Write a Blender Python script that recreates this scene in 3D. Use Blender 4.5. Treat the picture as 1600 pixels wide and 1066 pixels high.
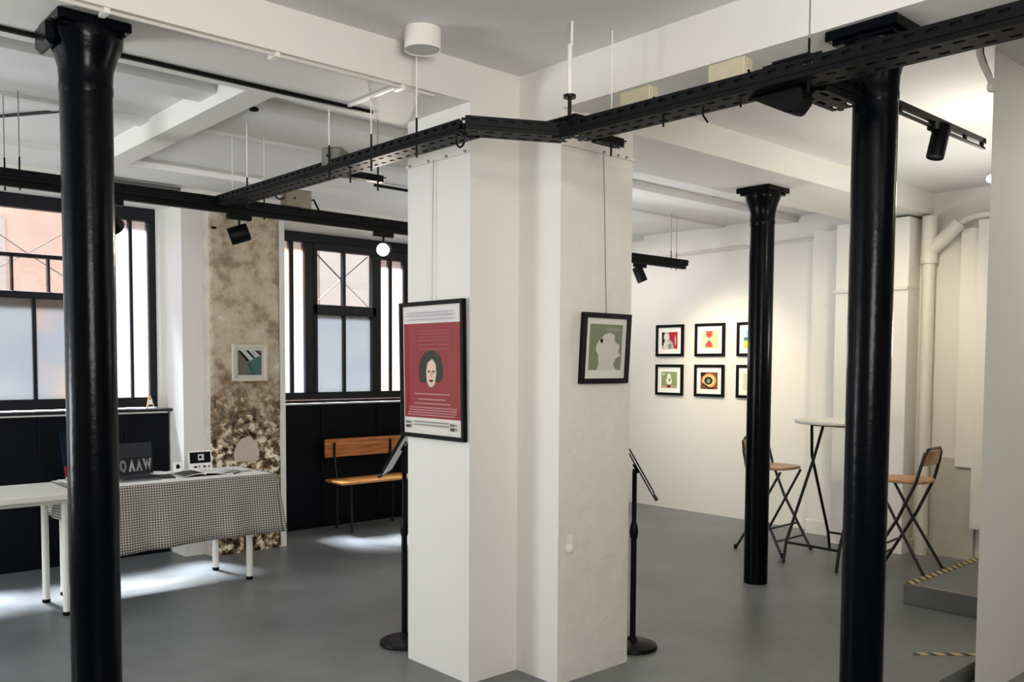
import bpy, math, random
from mathutils import Vector, Matrix
random.seed(7)
PI = math.pi
D = bpy.data
for o in list(D.objects): D.objects.remove(o)
SC = bpy.context.scene
COL = SC.collection

# ------------------------------------------------------------------ camera, sky, sun, lights, exposure
cam_d = D.cameras.new('camera'); cam = D.objects.new('camera', cam_d); COL.objects.link(cam)
cam_d.sensor_fit = 'HORIZONTAL'; cam_d.sensor_width = 36.0
cam_d.lens = 1383.8 / 1600 * 36
cam_d.shift_x = (800 - 810.5) / 1600
cam_d.shift_y = (637.7 - 533) / 1600
cam_d.clip_start = 0.05; cam_d.clip_end = 200
rx, uy, bz = (0.740866, -0.671629, 0.005593), (0.029497, 0.040855, 0.99873), (-0.671004, -0.73976, 0.050079)
M = Matrix(((rx[0], uy[0], bz[0], 0), (rx[1], uy[1], bz[1], 0), (rx[2], uy[2], bz[2], 1.5), (0, 0, 0, 1)))
cam.matrix_world = M
SC.camera = cam

w = D.worlds.new('sky'); SC.world = w; w.use_nodes = True
wb = w.node_tree.nodes['Background']; wb.inputs[0].default_value = (0.86, 0.93, 1.0, 1); wb.inputs[1].default_value = 3.2

def lamp(kind, name, loc, energy, color, size=0.2, aim=None, spot=None, blend=0.5, sy=None, parent=None):
    d = D.lights.new(name, kind); d.energy = energy; d.color = color
    if kind == 'AREA':
        d.size = size
        if sy: d.shape = 'RECTANGLE'; d.size_y = sy
    elif kind == 'SUN': d.angle = size
    else: d.shadow_soft_size = size
    if kind == 'SPOT': d.spot_size = spot; d.spot_blend = blend
    o = D.objects.new(name, d); COL.objects.link(o)
    if aim is not None:
        o.matrix_world = Matrix.Translation(loc) @ (Vector(aim) - Vector(loc)).to_track_quat('-Z', 'Y').to_matrix().to_4x4()
    else: o.location = loc
    return o
lamp('SUN', 'sun', (0, 20, 20), 75.0, (0.93, 0.96, 1.0), 0.20, aim=(2.0, 20 - 9, 0))
WARM = (1.0, 0.90, 0.76); NEUT = (1.0, 0.97, 0.935)
# unseen area lamps added to fill the room from above and below
lamp('AREA', 'ceiling_fill', (0.3, 0.3, 2.78), 5, NEUT, 1.4, aim=(0.6, 0.9, 0))
lamp('AREA', 'upward_fill', (0.2, -0.9, 1.9), 80, NEUT, 1.2, aim=(0.6, 0.4, 2.86))  # upward fill, added to brighten the ceiling
lamp('AREA', 'ceiling_fill', (2.2, -1.2, 2.78), 10, NEUT, 1.2, aim=(2.8, 0.2, 0))
lamp('AREA', 'ceiling_fill', (6.2, 6.2, 2.78), 13, NEUT, 1.2, aim=(6.2, 6.0, 0))
lamp('AREA', 'ceiling_fill', (5.6, 0.6, 2.70), 14, WARM, 0.8, aim=(6.0, 2.2, 0.4))
lamp('AREA', 'upward_fill', (-1.9, 5.3, 1.1), 62, (0.90, 0.95, 1.0), 1.0, aim=(0.4, 5.3, 2.86))  # cool upward fill, added for the left ceiling
lamp('AREA', 'upward_fill', (6.1, 2.0, 1.7), 10, NEUT, 0.4, aim=(5.2, 2.4, 2.86))  # added fill hidden behind the near wall
lamp('AREA', 'upward_fill', (5.2, 5.2, 1.6), 12, (0.96, 0.98, 1.0), 0.8, aim=(5.2, 5.0, 2.86))  # added fill hidden behind the pillar
# cool fill added from the left; no window is modelled there
lamp('AREA', 'side_fill', (-2.5, 4.9, 1.8), 22, (0.80, 0.90, 1.0), 2.6, aim=(2.0, 4.9, 1.9), sy=1.5)
SC.view_settings.view_transform = 'Standard'; SC.view_settings.look = 'None'
SC.view_settings.gamma = 1; SC.view_settings.use_curve_mapping = False
SC.view_settings.exposure = 0.58

# ------------------------------------------------------------------ materials
def srgb(c):
    def f(v): return v / 12.92 if v <= 0.04045 else ((v + 0.055) / 1.055) ** 2.4
    if isinstance(c, str): c = tuple(int(c[i:i+2], 16) / 255 for i in (0, 2, 4))
    return tuple(f(v) for v in c) + (1,)
MATS = {}
def mat(name, col, rough=0.6, metal=0.0, noise=0.05, nscale=6.0, bump=0.0, bscale=40.0, spec=0.5, emit=None, coat=0.0):
    if name in MATS: return MATS[name]
    m = D.materials.new(name); m.use_nodes = True; nt = m.node_tree; N = nt.nodes; L = nt.links
    b = N['Principled BSDF']; b.inputs['Roughness'].default_value = rough; b.inputs['Metallic'].default_value = metal
    b.inputs['Specular IOR Level'].default_value = spec; b.inputs['Coat Weight'].default_value = coat
    c = srgb(col)
    tc = N.new('ShaderNodeTexCoord'); geo = N.new('ShaderNodeNewGeometry')
    n = N.new('ShaderNodeTexNoise'); n.inputs['Scale'].default_value = nscale; n.inputs['Detail'].default_value = 5
    L.new(geo.outputs['Position'], n.inputs['Vector'])
    r = N.new('ShaderNodeMixRGB'); r.inputs[1].default_value = tuple(max(0, v * (1 - noise)) for v in c[:3]) + (1,)
    r.inputs[2].default_value = tuple(min(1, v * (1 + noise)) for v in c[:3]) + (1,)
    L.new(n.outputs['Fac'], r.inputs[0]); L.new(r.outputs[0], b.inputs['Base Color'])
    if bump:
        n2 = N.new('ShaderNodeTexNoise'); n2.inputs['Scale'].default_value = bscale; n2.inputs['Detail'].default_value = 6
        L.new(geo.outputs['Position'], n2.inputs['Vector'])
        bp = N.new('ShaderNodeBump'); bp.inputs['Strength'].default_value = bump; bp.inputs['Distance'].default_value = 0.01
        L.new(n2.outputs['Fac'], bp.inputs['Height']); L.new(bp.outputs[0], b.inputs['Normal'])
    if emit:
        b.inputs['Emission Color'].default_value = srgb(emit[0]); b.inputs['Emission Strength'].default_value = emit[1]
    MATS[name] = m; return m

WALL = mat('white_paint', 'dddad3', 0.62, noise=0.025, nscale=1.6, bump=0.10, bscale=14)
WALLR = mat('white_painted_rough_masonry', 'd9d6cc', 0.5, noise=0.06, nscale=7, bump=0.9, bscale=17)
CEIL = mat('ceiling_paint', 'd8d7d4', 0.7, noise=0.03, nscale=1.2, bump=0.05, bscale=9)
BLACKP = mat('black_panel_paint', '080a11', 0.5, spec=0.10, noise=0.15, nscale=2)
FRAMEM = mat('dark_window_paint', '0d1017', 0.4, spec=0.3, noise=0.12, nscale=5)
IRON = mat('black_gloss_iron_paint', '030509', 0.22, spec=0.10, noise=0.2, nscale=8, bump=0.12, bscale=30)
TRAYM = mat('black_tray_metal', '08090b', 0.5, spec=0.15, noise=0.3, nscale=30, bump=0.1, bscale=60)
BLK = mat('black_plastic', '040506', 0.45, spec=0.15)
BLKM = mat('black_metal', '060708', 0.35, spec=0.3)
STOOLM = mat('dark_grey_tube_metal', '2b2a28', 0.35, metal=0.4)
WMET = mat('white_metal_tube', 'e6e4dc', 0.3, noise=0.02)
WHT = mat('white_plastic', 'e8e4db', 0.4, noise=0.02)
WPIPE = mat('white_painted_pipe', 'd3cec4', 0.45, noise=0.05, bump=0.1)
GREYR = mat('hanging_rod_metal', '8d8c88', 0.4, metal=0.5)
BEIGEB = mat('beige_junction_plastic', 'a89f86', 0.5, noise=0.12, nscale=20)
PAPER = mat('white_paper', 'f0efec', 0.6, noise=0.01)
GREYP = mat('grey_print_paper', '4a4b4e', 0.5, noise=0.5, nscale=60)
STEPM = mat('grey_step_paint', '6f706e', 0.5, noise=0.08)
OUT = mat('outside_render', '8a7064', 0.9, noise=0.30, nscale=1.1)
OUT2 = mat('outside_pale_render', '7d726c', 0.9, noise=0.06)

def nodes(name):
    m = D.materials.new(name); m.use_nodes = True; nt = m.node_tree
    return m, nt.nodes, nt.links, nt.nodes['Principled BSDF']
def ramp(N, stops):
    r = N.new('ShaderNodeValToRGB'); e = r.color_ramp.elements
    while len(e) < len(stops): e.new(0.5)
    for i, (p, c) in enumerate(stops): e[i].position = p; e[i].color = srgb(c)
    return r
# grey painted concrete floor
FLOOR, N, L, b = nodes('grey_floor_paint')
geo = N.new('ShaderNodeNewGeometry')
n1 = N.new('ShaderNodeTexNoise'); n1.inputs['Scale'].default_value = 0.9; n1.inputs['Detail'].default_value = 8; n1.inputs['Roughness'].default_value = 0.65
L.new(geo.outputs['Position'], n1.inputs['Vector'])
r1 = ramp(N, [(0.34, '5c5f60'), (0.5, '6c6f70'), (0.66, '7c7f80')]); L.new(n1.outputs['Fac'], r1.inputs[0])
v = N.new('ShaderNodeTexNoise'); v.inputs['Scale'].default_value = 14; v.inputs['Detail'].default_value = 4
L.new(geo.outputs['Position'], v.inputs['Vector'])
r2 = ramp(N, [(0.70, 'ffffff'), (0.78, 'd0d0d0')]); L.new(v.outputs['Fac'], r2.inputs[0])
mx = N.new('ShaderNodeMixRGB'); mx.blend_type = 'MULTIPLY'; mx.inputs[0].default_value = 0.6
L.new(r1.outputs[0], mx.inputs[1]); L.new(r2.outputs[0], mx.inputs[2]); L.new(mx.outputs[0], b.inputs['Base Color'])
mr = N.new('ShaderNodeMapRange'); mr.inputs[3].default_value = 0.30; mr.inputs[4].default_value = 0.5
L.new(n1.outputs['Fac'], mr.inputs[0]); L.new(mr.outputs[0], b.inputs['Roughness'])
bp = N.new('ShaderNodeBump'); bp.inputs['Strength'].default_value = 0.12; bp.inputs['Distance'].default_value = 0.01
L.new(v.outputs['Fac'], bp.inputs['Height']); L.new(bp.outputs[0], b.inputs['Normal'])
# bare plaster over rubble
PLASTER, N, L, b = nodes('bare_stained_plaster_and_rubble')
geo = N.new('ShaderNodeNewGeometry'); sx = N.new('ShaderNodeSeparateXYZ'); L.new(geo.outputs['Position'], sx.inputs[0])
na = N.new('ShaderNodeTexNoise'); na.inputs['Scale'].default_value = 5; na.inputs['Detail'].default_value = 9; na.inputs['Roughness'].default_value = 0.68
L.new(geo.outputs['Position'], na.inputs['Vector'])
ra = ramp(N, [(0.28, '6f5d4a'), (0.42, 'a08e76'), (0.50, 'bfb097'), (0.62, 'cbbfa9'), (0.70, 'ebe4d6')]); L.new(na.outputs['Fac'], ra.inputs[0])
vo = N.new('ShaderNodeTexVoronoi'); vo.inputs['Scale'].default_value = 21; vo.inputs['Randomness'].default_value = 1
nb = N.new('ShaderNodeTexNoise'); nb.inputs['Scale'].default_value = 21; nb.inputs['Detail'].default_value = 8; nb.inputs['Roughness'].default_value = 0.62
L.new(geo.outputs['Position'], nb.inputs['Vector']); L.new(nb.outputs['Color'], vo.inputs['Vector'])
vo.inputs['Scale'].default_value = 6
rb = ramp(N, [(0.40, '1a130e'), (0.455, '5b4530'), (0.50, '8f7654'), (0.54, 'a8916c'), (0.585, 'f2ead6')]); L.new(nb.outputs['Fac'], rb.inputs[0])
rz = N.new('ShaderNodeMapRange'); rz.inputs[1].default_value = 1.35; rz.inputs[2].default_value = 0.95
ad = N.new('ShaderNodeMath'); ad.operation = 'MULTIPLY_ADD'; ad.inputs[1].default_value = 1.3
L.new(na.outputs['Fac'], ad.inputs[0]); L.new(sx.outputs['Z'], ad.inputs[2])
sb = N.new('ShaderNodeMath'); sb.operation = 'SUBTRACT'; sb.inputs[1].default_value = 0.65; L.new(ad.outputs[0], sb.inputs[0])
L.new(sb.outputs[0], rz.inputs[0])
mx = N.new('ShaderNodeMixRGB'); L.new(rz.outputs[0], mx.inputs[0]); L.new(ra.outputs[0], mx.inputs[1]); L.new(rb.outputs[0], mx.inputs[2])
# a brown stained belt above the rubble
rs = ramp(N, [(0.0, '000000'), (0.25, 'ffffff'), (0.5, '000000')])
ms = N.new('ShaderNodeMapRange'); ms.inputs[1].default_value = 0.8; ms.inputs[2].default_value = 2.2; L.new(sb.outputs[0], ms.inputs[0]); L.new(ms.outputs[0], rs.inputs[0])
m2 = N.new('ShaderNodeMixRGB'); m2.blend_type = 'MULTIPLY'; m2.inputs[2].default_value = srgb('a8876a')
ml = N.new('ShaderNodeMath'); ml.operation = 'MULTIPLY'; ml.inputs[1].default_value = 0.55; L.new(rs.outputs[0], ml.inputs[0])
L.new(ml.outputs[0], m2.inputs[0]); L.new(mx.outputs[0], m2.inputs[1]); L.new(m2.outputs[0], b.inputs['Base Color'])
b.inputs['Roughness'].default_value = 0.85
bp = N.new('ShaderNodeBump'); bp.inputs['Strength'].default_value = 0.6; bp.inputs['Distance'].default_value = 0.02
L.new(nb.outputs['Fac'], bp.inputs['Height']); L.new(bp.outputs[0], b.inputs['Normal'])
MATS['plaster'] = PLASTER
# wood
def wood(name, c1, c2, scale=(1, 12, 12), rough=0.35):
    m, N, L, b = nodes(name); tc = N.new('ShaderNodeTexCoord'); mp = N.new('ShaderNodeMapping'); mp.inputs['Scale'].default_value = scale
    L.new(tc.outputs['Object'], mp.inputs[0]); n = N.new('ShaderNodeTexNoise'); n.inputs['Scale'].default_value = 4; n.inputs['Detail'].default_value = 6; n.inputs['Distortion'].default_value = 0.6
    L.new(mp.outputs[0], n.inputs['Vector']); r = ramp(N, [(0.32, c1), (0.68, c2)]); L.new(n.outputs['Fac'], r.inputs[0]); L.new(r.outputs[0], b.inputs['Base Color'])
    b.inputs['Roughness'].default_value = rough; return m
WOODB = wood('orange_varnished_wood', '8a4c22', 'd08a4e', (1, 1, 14))
WOODS = wood('varnished_seat_wood', 'b06a30', 'e0a560', (1, 10, 1), 0.25)
WOODP = wood('brown_stool_plywood', '8f5f38', 'c99b68', (8, 1, 1))
# gingham cloth
GING, N, L, b = nodes('black_white_gingham'); tc = N.new('ShaderNodeTexCoord'); sx = N.new('ShaderNodeSeparateXYZ'); L.new(tc.outputs['UV'], sx.inputs[0])
hs = []
for ax in ('X', 'Y'):
    f = N.new('ShaderNodeMath'); f.operation = 'MULTIPLY'; f.inputs[1].default_value = 1 / 0.016; L.new(sx.outputs[ax], f.inputs[0])
    g = N.new('ShaderNodeMath'); g.operation = 'FRACT'; L.new(f.outputs[0], g.inputs[0])
    h = N.new('ShaderNodeMath'); h.operation = 'GREATER_THAN'; h.inputs[1].default_value = 0.5; L.new(g.outputs[0], h.inputs[0]); hs.append(h)
a = N.new('ShaderNodeMath'); a.operation = 'ADD'; L.new(hs[0].outputs[0], a.inputs[0]); L.new(hs[1].outputs[0], a.inputs[1])
dv = N.new('ShaderNodeMath'); dv.operation = 'MULTIPLY'; dv.inputs[1].default_value = 0.5; L.new(a.outputs[0], dv.inputs[0])
r = ramp(N, [(0.0, '3c3a38'), (0.5, '8a8680'), (1.0, 'cdc8c0')]); L.new(dv.outputs[0], r.inputs[0]); L.new(r.outputs[0], b.inputs['Base Color'])
b.inputs['Roughness'].default_value = 0.85
# hazard tape
HAZ, N, L, b = nodes('yellow_black_hazard_tape'); geo = N.new('ShaderNodeNewGeometry'); sx = N.new('ShaderNodeSeparateXYZ'); L.new(geo.outputs['Position'], sx.inputs[0])
a = N.new('ShaderNodeMath'); a.operation = 'SUBTRACT'; L.new(sx.outputs['X'], a.inputs[0]); L.new(sx.outputs['Y'], a.inputs[1])
f = N.new('ShaderNodeMath'); f.operation = 'MULTIPLY'; f.inputs[1].default_value = 12.0; L.new(a.outputs[0], f.inputs[0])
g = N.new('ShaderNodeMath'); g.operation = 'FRACT'; L.new(f.outputs[0], g.inputs[0])
h = N.new('ShaderNodeMath'); h.operation = 'GREATER_THAN'; h.inputs[1].default_value = 0.45; L.new(g.outputs[0], h.inputs[0])
mx = N.new('ShaderNodeMixRGB'); mx.inputs[1].default_value = srgb('2e2c28'); mx.inputs[2].default_value = srgb('c2a877'); L.new(h.outputs[0], mx.inputs[0]); L.new(mx.outputs[0], b.inputs['Base Color'])
# glass
def glassy(name, tint=(1, 1, 1, 1), gloss=0.02, refl=1.0):
    m = D.materials.new(name); m.use_nodes = True; N = m.node_tree.nodes; L = m.node_tree.links
    N.remove(N['Principled BSDF']); o = N['Material Output']
    t = N.new('ShaderNodeBsdfTransparent'); t.inputs[0].default_value = tint
    g = N.new('ShaderNodeBsdfGlossy'); g.inputs['Roughness'].default_value = gloss
    fr = N.new('ShaderNodeLayerWeight'); fr.inputs[0].default_value = 0.5
    pw = N.new('ShaderNodeMath'); pw.operation = 'POWER'; pw.inputs[1].default_value = 5; L.new(fr.outputs['Facing'], pw.inputs[0])
    ml = N.new('ShaderNodeMath'); ml.operation = 'MULTIPLY_ADD'; ml.inputs[1].default_value = 0.9 * refl; ml.inputs[2].default_value = 0.05 * refl; L.new(pw.outputs[0], ml.inputs[0])
    x = N.new('ShaderNodeMixShader'); L.new(ml.outputs[0], x.inputs[0]); L.new(t.outputs[0], x.inputs[1]); L.new(g.outputs[0], x.inputs[2]); L.new(x.outputs[0], o.inputs[0])
    return m
CLEAR = glassy('clear_window_glass', (0.95, 0.96, 0.97, 1))
PGLASS = glassy('picture_glass', refl=0.4)
def frosted(name, c1, c2, clear=0.15):
    m = D.materials.new(name); m.use_nodes = True; N = m.node_tree.nodes; L = m.node_tree.links
    N.remove(N['Principled BSDF']); o = N['Material Output']
    geo = N.new('ShaderNodeNewGeometry'); n = N.new('ShaderNodeTexNoise'); n.inputs['Scale'].default_value = 2.2; n.inputs['Detail'].default_value = 6
    L.new(geo.outputs['Position'], n.inputs['Vector']); r = ramp(N, [(0.40, c1), (0.62, c2)]); L.new(n.outputs['Fac'], r.inputs[0])
    t = N.new('ShaderNodeBsdfTranslucent'); L.new(r.outputs[0], t.inputs[0])
    c = N.new('ShaderNodeBsdfTransparent'); c.inputs[0].default_value = (0.9, 0.93, 0.97, 1)
    g = N.new('ShaderNodeBsdfGlossy'); g.inputs['Roughness'].default_value = 0.25; g.inputs[0].default_value = (0.06, 0.06, 0.06, 1)
    x = N.new('ShaderNodeMixShader'); x.inputs[0].default_value = clear; L.new(t.outputs[0], x.inputs[1]); L.new(c.outputs[0], x.inputs[2])
    ad = N.new('ShaderNodeAddShader'); L.new(x.outputs[0], ad.inputs[0]); L.new(g.outputs[0], ad.inputs[1])
    L.new(ad.outputs[0], o.inputs[0]); return m
FROST = frosted('frosted_glass', '505256', '62564a', 0.22)
FROST2 = frosted('frosted_blue_glass', '4f5155', '535656', 0.22)
SIDEG = frosted('reeded_side_glass', '76757a', '85725f', 0.6)

# ------------------------------------------------------------------ mesh builder
WL = {}
class MB:
    def __init__(s): s.v = []; s.f = []; s.uv = None; s.sm = False
    def add(s, vs, fs):
        o = len(s.v); s.v += [tuple(v) for v in vs]; s.f += [tuple(i + o for i in f) for f in fs]; return s
    def box(s, x0, x1, y0, y1, z0, z1):
        vs = [(x, y, z) for z in (z0, z1) for (x, y) in ((x0, y0), (x1, y0), (x1, y1), (x0, y1))]
        return s.add(vs, [(3, 2, 1, 0), (4, 5, 6, 7), (0, 1, 5, 4), (1, 2, 6, 5), (2, 3, 7, 6), (3, 0, 4, 7)])
    def obox(s, c, ax, ay, az, dx, dy, dz):
        c, ax, ay, az = map(Vector, (c, ax, ay, az)); ax = ax.normalized() * dx / 2; ay = ay.normalized() * dy / 2; az = az.normalized() * dz / 2
        vs = [c + az * k + ax * i + ay * j for k in (-1, 1) for (i, j) in ((-1, -1), (1, -1), (1, 1), (-1, 1))]
        return s.add(vs, [(3, 2, 1, 0), (4, 5, 6, 7), (0, 1, 5, 4), (1, 2, 6, 5), (2, 3, 7, 6), (3, 0, 4, 7)])
    def prism(s, poly, h, org=(0, 0, 0), ax=(1, 0, 0), ay=(0, 1, 0)):
        org, ax, ay = Vector(org), Vector(ax), Vector(ay); az = ax.cross(ay).normalized(); n = len(poly)
        vs = [org + ax * x + ay * y for x, y in poly] + [org + ax * x + ay * y + az * h for x, y in poly]
        return s.add(vs, [tuple(range(n - 1, -1, -1)), tuple(range(n, 2 * n))] + [(i, (i + 1) % n, (i + 1) % n + n, i + n) for i in range(n)])
    def tube(s, pts, r, n=10, closed=False, r2=None):
        pts = [Vector(p) for p in pts]; m = len(pts); rings = []; prev = None
        for i, p in enumerate(pts):
            if closed: t = pts[(i + 1) % m] - pts[i - 1]
            else: t = (pts[min(i + 1, m - 1)] - pts[max(i - 1, 0)])
            t.normalize()
            if prev is None:
                a = Vector((0, 0, 1)) if abs(t.z) < 0.9 else Vector((1, 0, 0)); u = t.cross(a).normalized()
            else:
                u = (prev - t * prev.dot(t)).normalized()
            prev = u; wv = t.cross(u); rr = r if r2 is None else r + (r2 - r) * i / (m - 1)
            rings.append([p + (u * math.cos(2 * PI * k / n) + wv * math.sin(2 * PI * k / n)) * rr for k in range(n)])
        vs = [q for rg in rings for q in rg]; fs = []
        for i in range(m if closed else m - 1):
            a, b2 = i * n, ((i + 1) % m) * n
            for k in range(n): fs.append((a + k, a + (k + 1) % n, b2 + (k + 1) % n, b2 + k))
        if not closed: fs += [tuple(range(n - 1, -1, -1)), tuple((m - 1) * n + k for k in range(n))]
        s.sm = True; return s.add(vs, fs)
    def lathe(s, prof, c=(0, 0, 0), n=24, axis=None, flute=0):
        c = Vector(c); az = Vector(axis or (0, 0, 1)).normalized(); a = Vector((1, 0, 0)) if abs(az.x) < 0.9 else Vector((0, 1, 0))
        ux = a - az * a.dot(az); ux.normalize(); uy2 = az.cross(ux); vs = []; m = len(prof)
        for r_, z_ in prof:
            for k in range(n):
                th = 2 * PI * k / n; vs.append(c + az * z_ + (ux * math.cos(th) + uy2 * math.sin(th)) * r_)
        fs = [(i * n + k, i * n + (k + 1) % n, (i + 1) * n + (k + 1) % n, (i + 1) * n + k) for i in range(m - 1) for k in range(n)]
        fs += [tuple(range(n - 1, -1, -1)), tuple((m - 1) * n + k for k in range(n))]
        s.sm = True; return s.add(vs, fs)
    def build(s, name, material, parent=None, local=False, bevel=0.0, kind=None, seg=1):
        me = D.meshes.new(name)
        if parent is not None:
            off = Vector((0, 0, 0)) if local else Vector(WL[parent.name])
        else:
            xs, ys, zs = zip(*s.v); off = Vector(((min(xs) + max(xs)) / 2, (min(ys) + max(ys)) / 2, min(zs)))
        me.from_pydata([tuple(Vector(p) - off) for p in s.v], [], s.f); me.materials.append(material)
        o = D.objects.new(name, me); COL.objects.link(o)
        if parent is not None: o.parent = parent; WL[o.name] = WL[parent.name]
        else: o.location = off; WL[o.name] = tuple(off)
        if s.sm:
            me.polygons.foreach_set('use_smooth', [True] * len(me.polygons))
            me.set_sharp_from_angle(angle=math.radians(38))
        if bevel:
            md = o.modifiers.new('bevel', 'BEVEL'); md.width = bevel; md.segments = seg; md.limit_method = 'ANGLE'
        if kind: o['kind'] = kind
        return o
def B(*a): return MB().box(*a)
def tag(o, label=None, cat=None, group=None, kind=None):
    if label: o['label'] = label
    if cat: o['category'] = cat
    if group: o['group'] = group
    if kind: o['kind'] = kind
    return o
def thing(name, label, cat, loc=(0, 0, 0), rotz=0.0, group=None, kind=None):
    o = D.objects.new(name, None); COL.objects.link(o); o.location = loc; o.rotation_euler = (0, 0, rotz); o.empty_display_size = 0.1
    WL[o.name] = tuple(loc)
    return tag(o, label, cat, group, kind)
def dup(root, loc, rotz, label, group=None):
    r = root.copy(); COL.objects.link(r); r.location = loc; r.rotation_euler = (0, 0, rotz); r['label'] = label
    if group: r['group'] = group
    for ch in list(root.children):
        c = ch.copy(); COL.objects.link(c); c.parent = r
        for g_ in ch.children:
            d = g_.copy(); COL.objects.link(d); d.parent = c
    return r

# ------------------------------------------------------------------ the room shell
CZ = 2.86
B(-2.6, 8.6, -3.2, 8.2, -0.12, 0.0).build('floor', FLOOR, kind='structure')
B(-2.6, 8.6, -3.2, 7.23, CZ, CZ + 0.12).build('ceiling', CEIL, kind='structure')
# window wall: front face y=6.72 between and beside the window recesses
wb_ = MB()
wb_.box(2.64, 3.42, 6.72, 7.35, 0, CZ)                 # pier between windows
wb_.box(-2.6, 0.35, 6.72, 7.35, 0, CZ)
wb_.box(5.24, 7.36, 6.72, 7.35, 0, CZ)
wb_.box(0.35, 2.64, 6.72, 7.23, 2.695, CZ); wb_.box(3.42, 5.24, 6.72, 7.23, 2.652, CZ)
wb_.box(0.35, 2.64, 7.08, 7.35, 0, 1.13); wb_.box(3.42, 5.24, 7.22, 7.35, 0, 1.13)
wb_.box(2.60, 2.64, 7.06, 7.35, 0, 2.695)
wb_.build('wall_back', WALL, kind='structure')
wr = MB(); wr.box(7.36, 7.5, 3.0, 7.3, 0, CZ); wr.box(7.17, 7.5, -3.2, 3.13, 0, CZ)
wr.build('wall_right', WALL, kind='structure')
B(-2.7, -2.6, -3.2, 7.35, 0, CZ).build('wall_left', WALL, kind='structure')
B(-2.6, 8.6, -3.3, -3.2, 0, CZ).build('wall_front', WALL, kind='structure')
# near partition on the right
np_ = MB(); np_.prism([(4.11, 1.502), (7.17, 1.502), (7.17, 1.62), (4.50, 1.62)], CZ)
np_.build('wall_near', WALL, kind='structure')
# beams
tl = MB(); tl.box(-2.6, 2.57, 3.171, 3.72, 2.685, CZ); tl.build('trim_1', WALL, kind='structure')
tl = MB(); tl.box(2.87, 3.37, -3.2, 2.887, 2.655, CZ); tl.build('trim_2', WALL, kind='structure')
tl = MB(); tl.box(3.364, 7.36, 3.04, 3.62, 2.69, CZ); tl.build('trim_3', WALL, kind='structure')
tl = MB(); tl.box(1.84, 1.98, 3.72, 6.15, 2.745, CZ); tl.build('trim_4', WALL, kind='structure')
tl = MB(); tl.box(-2.6, 7.36, 6.15, 6.72, 2.815, CZ); tl.build('trim_5', CEIL, kind='structure')
tl = MB(); tl.box(-2.6, 1.84, 4.22, 4.42, 2.80, CZ); tl.build('trim_6', CEIL, kind='structure')
tl = MB(); tl.box(1.98, 7.36, 4.34, 4.52, 2.80, CZ); tl.build('trim_7', CEIL, kind='structure')
tl = MB(); tl.box(-2.6, 1.84, 5.12, 5.26, 2.84, CZ); tl.box(1.98, 7.36, 5.12, 5.26, 2.84, CZ); tl.build('trim_8', CEIL, kind='structure')

# masonry pillar, L-notched towards the camera
pl = thing('pillar', 'white notched masonry pillar in the middle carrying two pictures', 'pillar', (3.08, 3.35, 0))
p = MB().prism([(2.87, 2.887), (3.364, 2.887), (3.364, 3.66), (2.57, 3.66), (2.57, 3.171), (2.87, 3.171)], CZ - 0.0)
p.build('pillar_body', WALL, pl)
# rough coat on the y=2.887 face, cornice bands, hooks
g = MB(); nx, nz = 16, 56
for j in range(nz + 1):
    for i in range(nx + 1):
        x = 2.873 + 0.4905 * i / nx; z = 0.0 + 2.45 * j / nz
        e = 0.0 if i in (0, nx) or j in (0, nz) else 1
        d = (0.004 + random.uniform(-0.002, 0.003) * (1.4 if i > nx * 0.55 else 0.4)) * e
        g.v.append((x, 2.8862 - d, z))
for j in range(nz):
    for i in range(nx):
        a = j * (nx + 1) + i; g.f.append((a, a + 1, a + nx + 2, a + nx + 1))
g.sm = True; o = g.build('rough_coat', WALLR, pl); o.data.set_sharp_from_angle(angle=PI)
c = MB(); c.box(2.558, 2.57, 3.175, 3.66, 2.458, 2.47); c.build('cornice_line', WALL, pl)
c = MB(); c.box(2.873, 3.366, 2.874, 2.887, 2.492, 2.505); c.build('cornice_line', WALL, pl)
c = MB(); c.box(2.90, 3.25, 2.87, 2.887, 2.56, 2.568); c.box(3.243, 3.25, 2.87, 2.887, 2.56, 2.70); c.build('surface_cable', WPIPE, pl)
for y in (3.19, 3.33, 3.47, 3.62): MB().lathe([(0.0001, 0), (0.006, 0.0), (0.006, 0.008), (0.0001, 0.009)], (2.558, y, 2.464), 8, axis=(-1, 0, 0)).build('screw', GREYR, pl)
for x in (3.14, 3.24, 3.30): MB().lathe([(0.0001, 0), (0.006, 0.0), (0.006, 0.008), (0.0001, 0.009)], (x, 2.874, 2.50), 8, axis=(0, -1, 0)).build('screw', GREYR, pl)
c = MB().lathe([(0.0001, 0), (0.024, 0), (0.024, 0.01), (0.012, 0.018), (0.0001, 0.018)], (2.937, 2.884, 0.637), 16, axis=(0, -1, 0)); c.box(2.925, 2.950, 2.872, 2.887, 0.66, 0.70)
o = c.build('wall_fitting', WHT, pl); tag(o, 'small round white fitting low on the pillar')
# narrow raised pilaster at the head of the pillar
B(3.0, 3.09, 2.860, 2.887, 2.62, CZ).build('pilaster_strip', WALL, pl)

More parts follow.
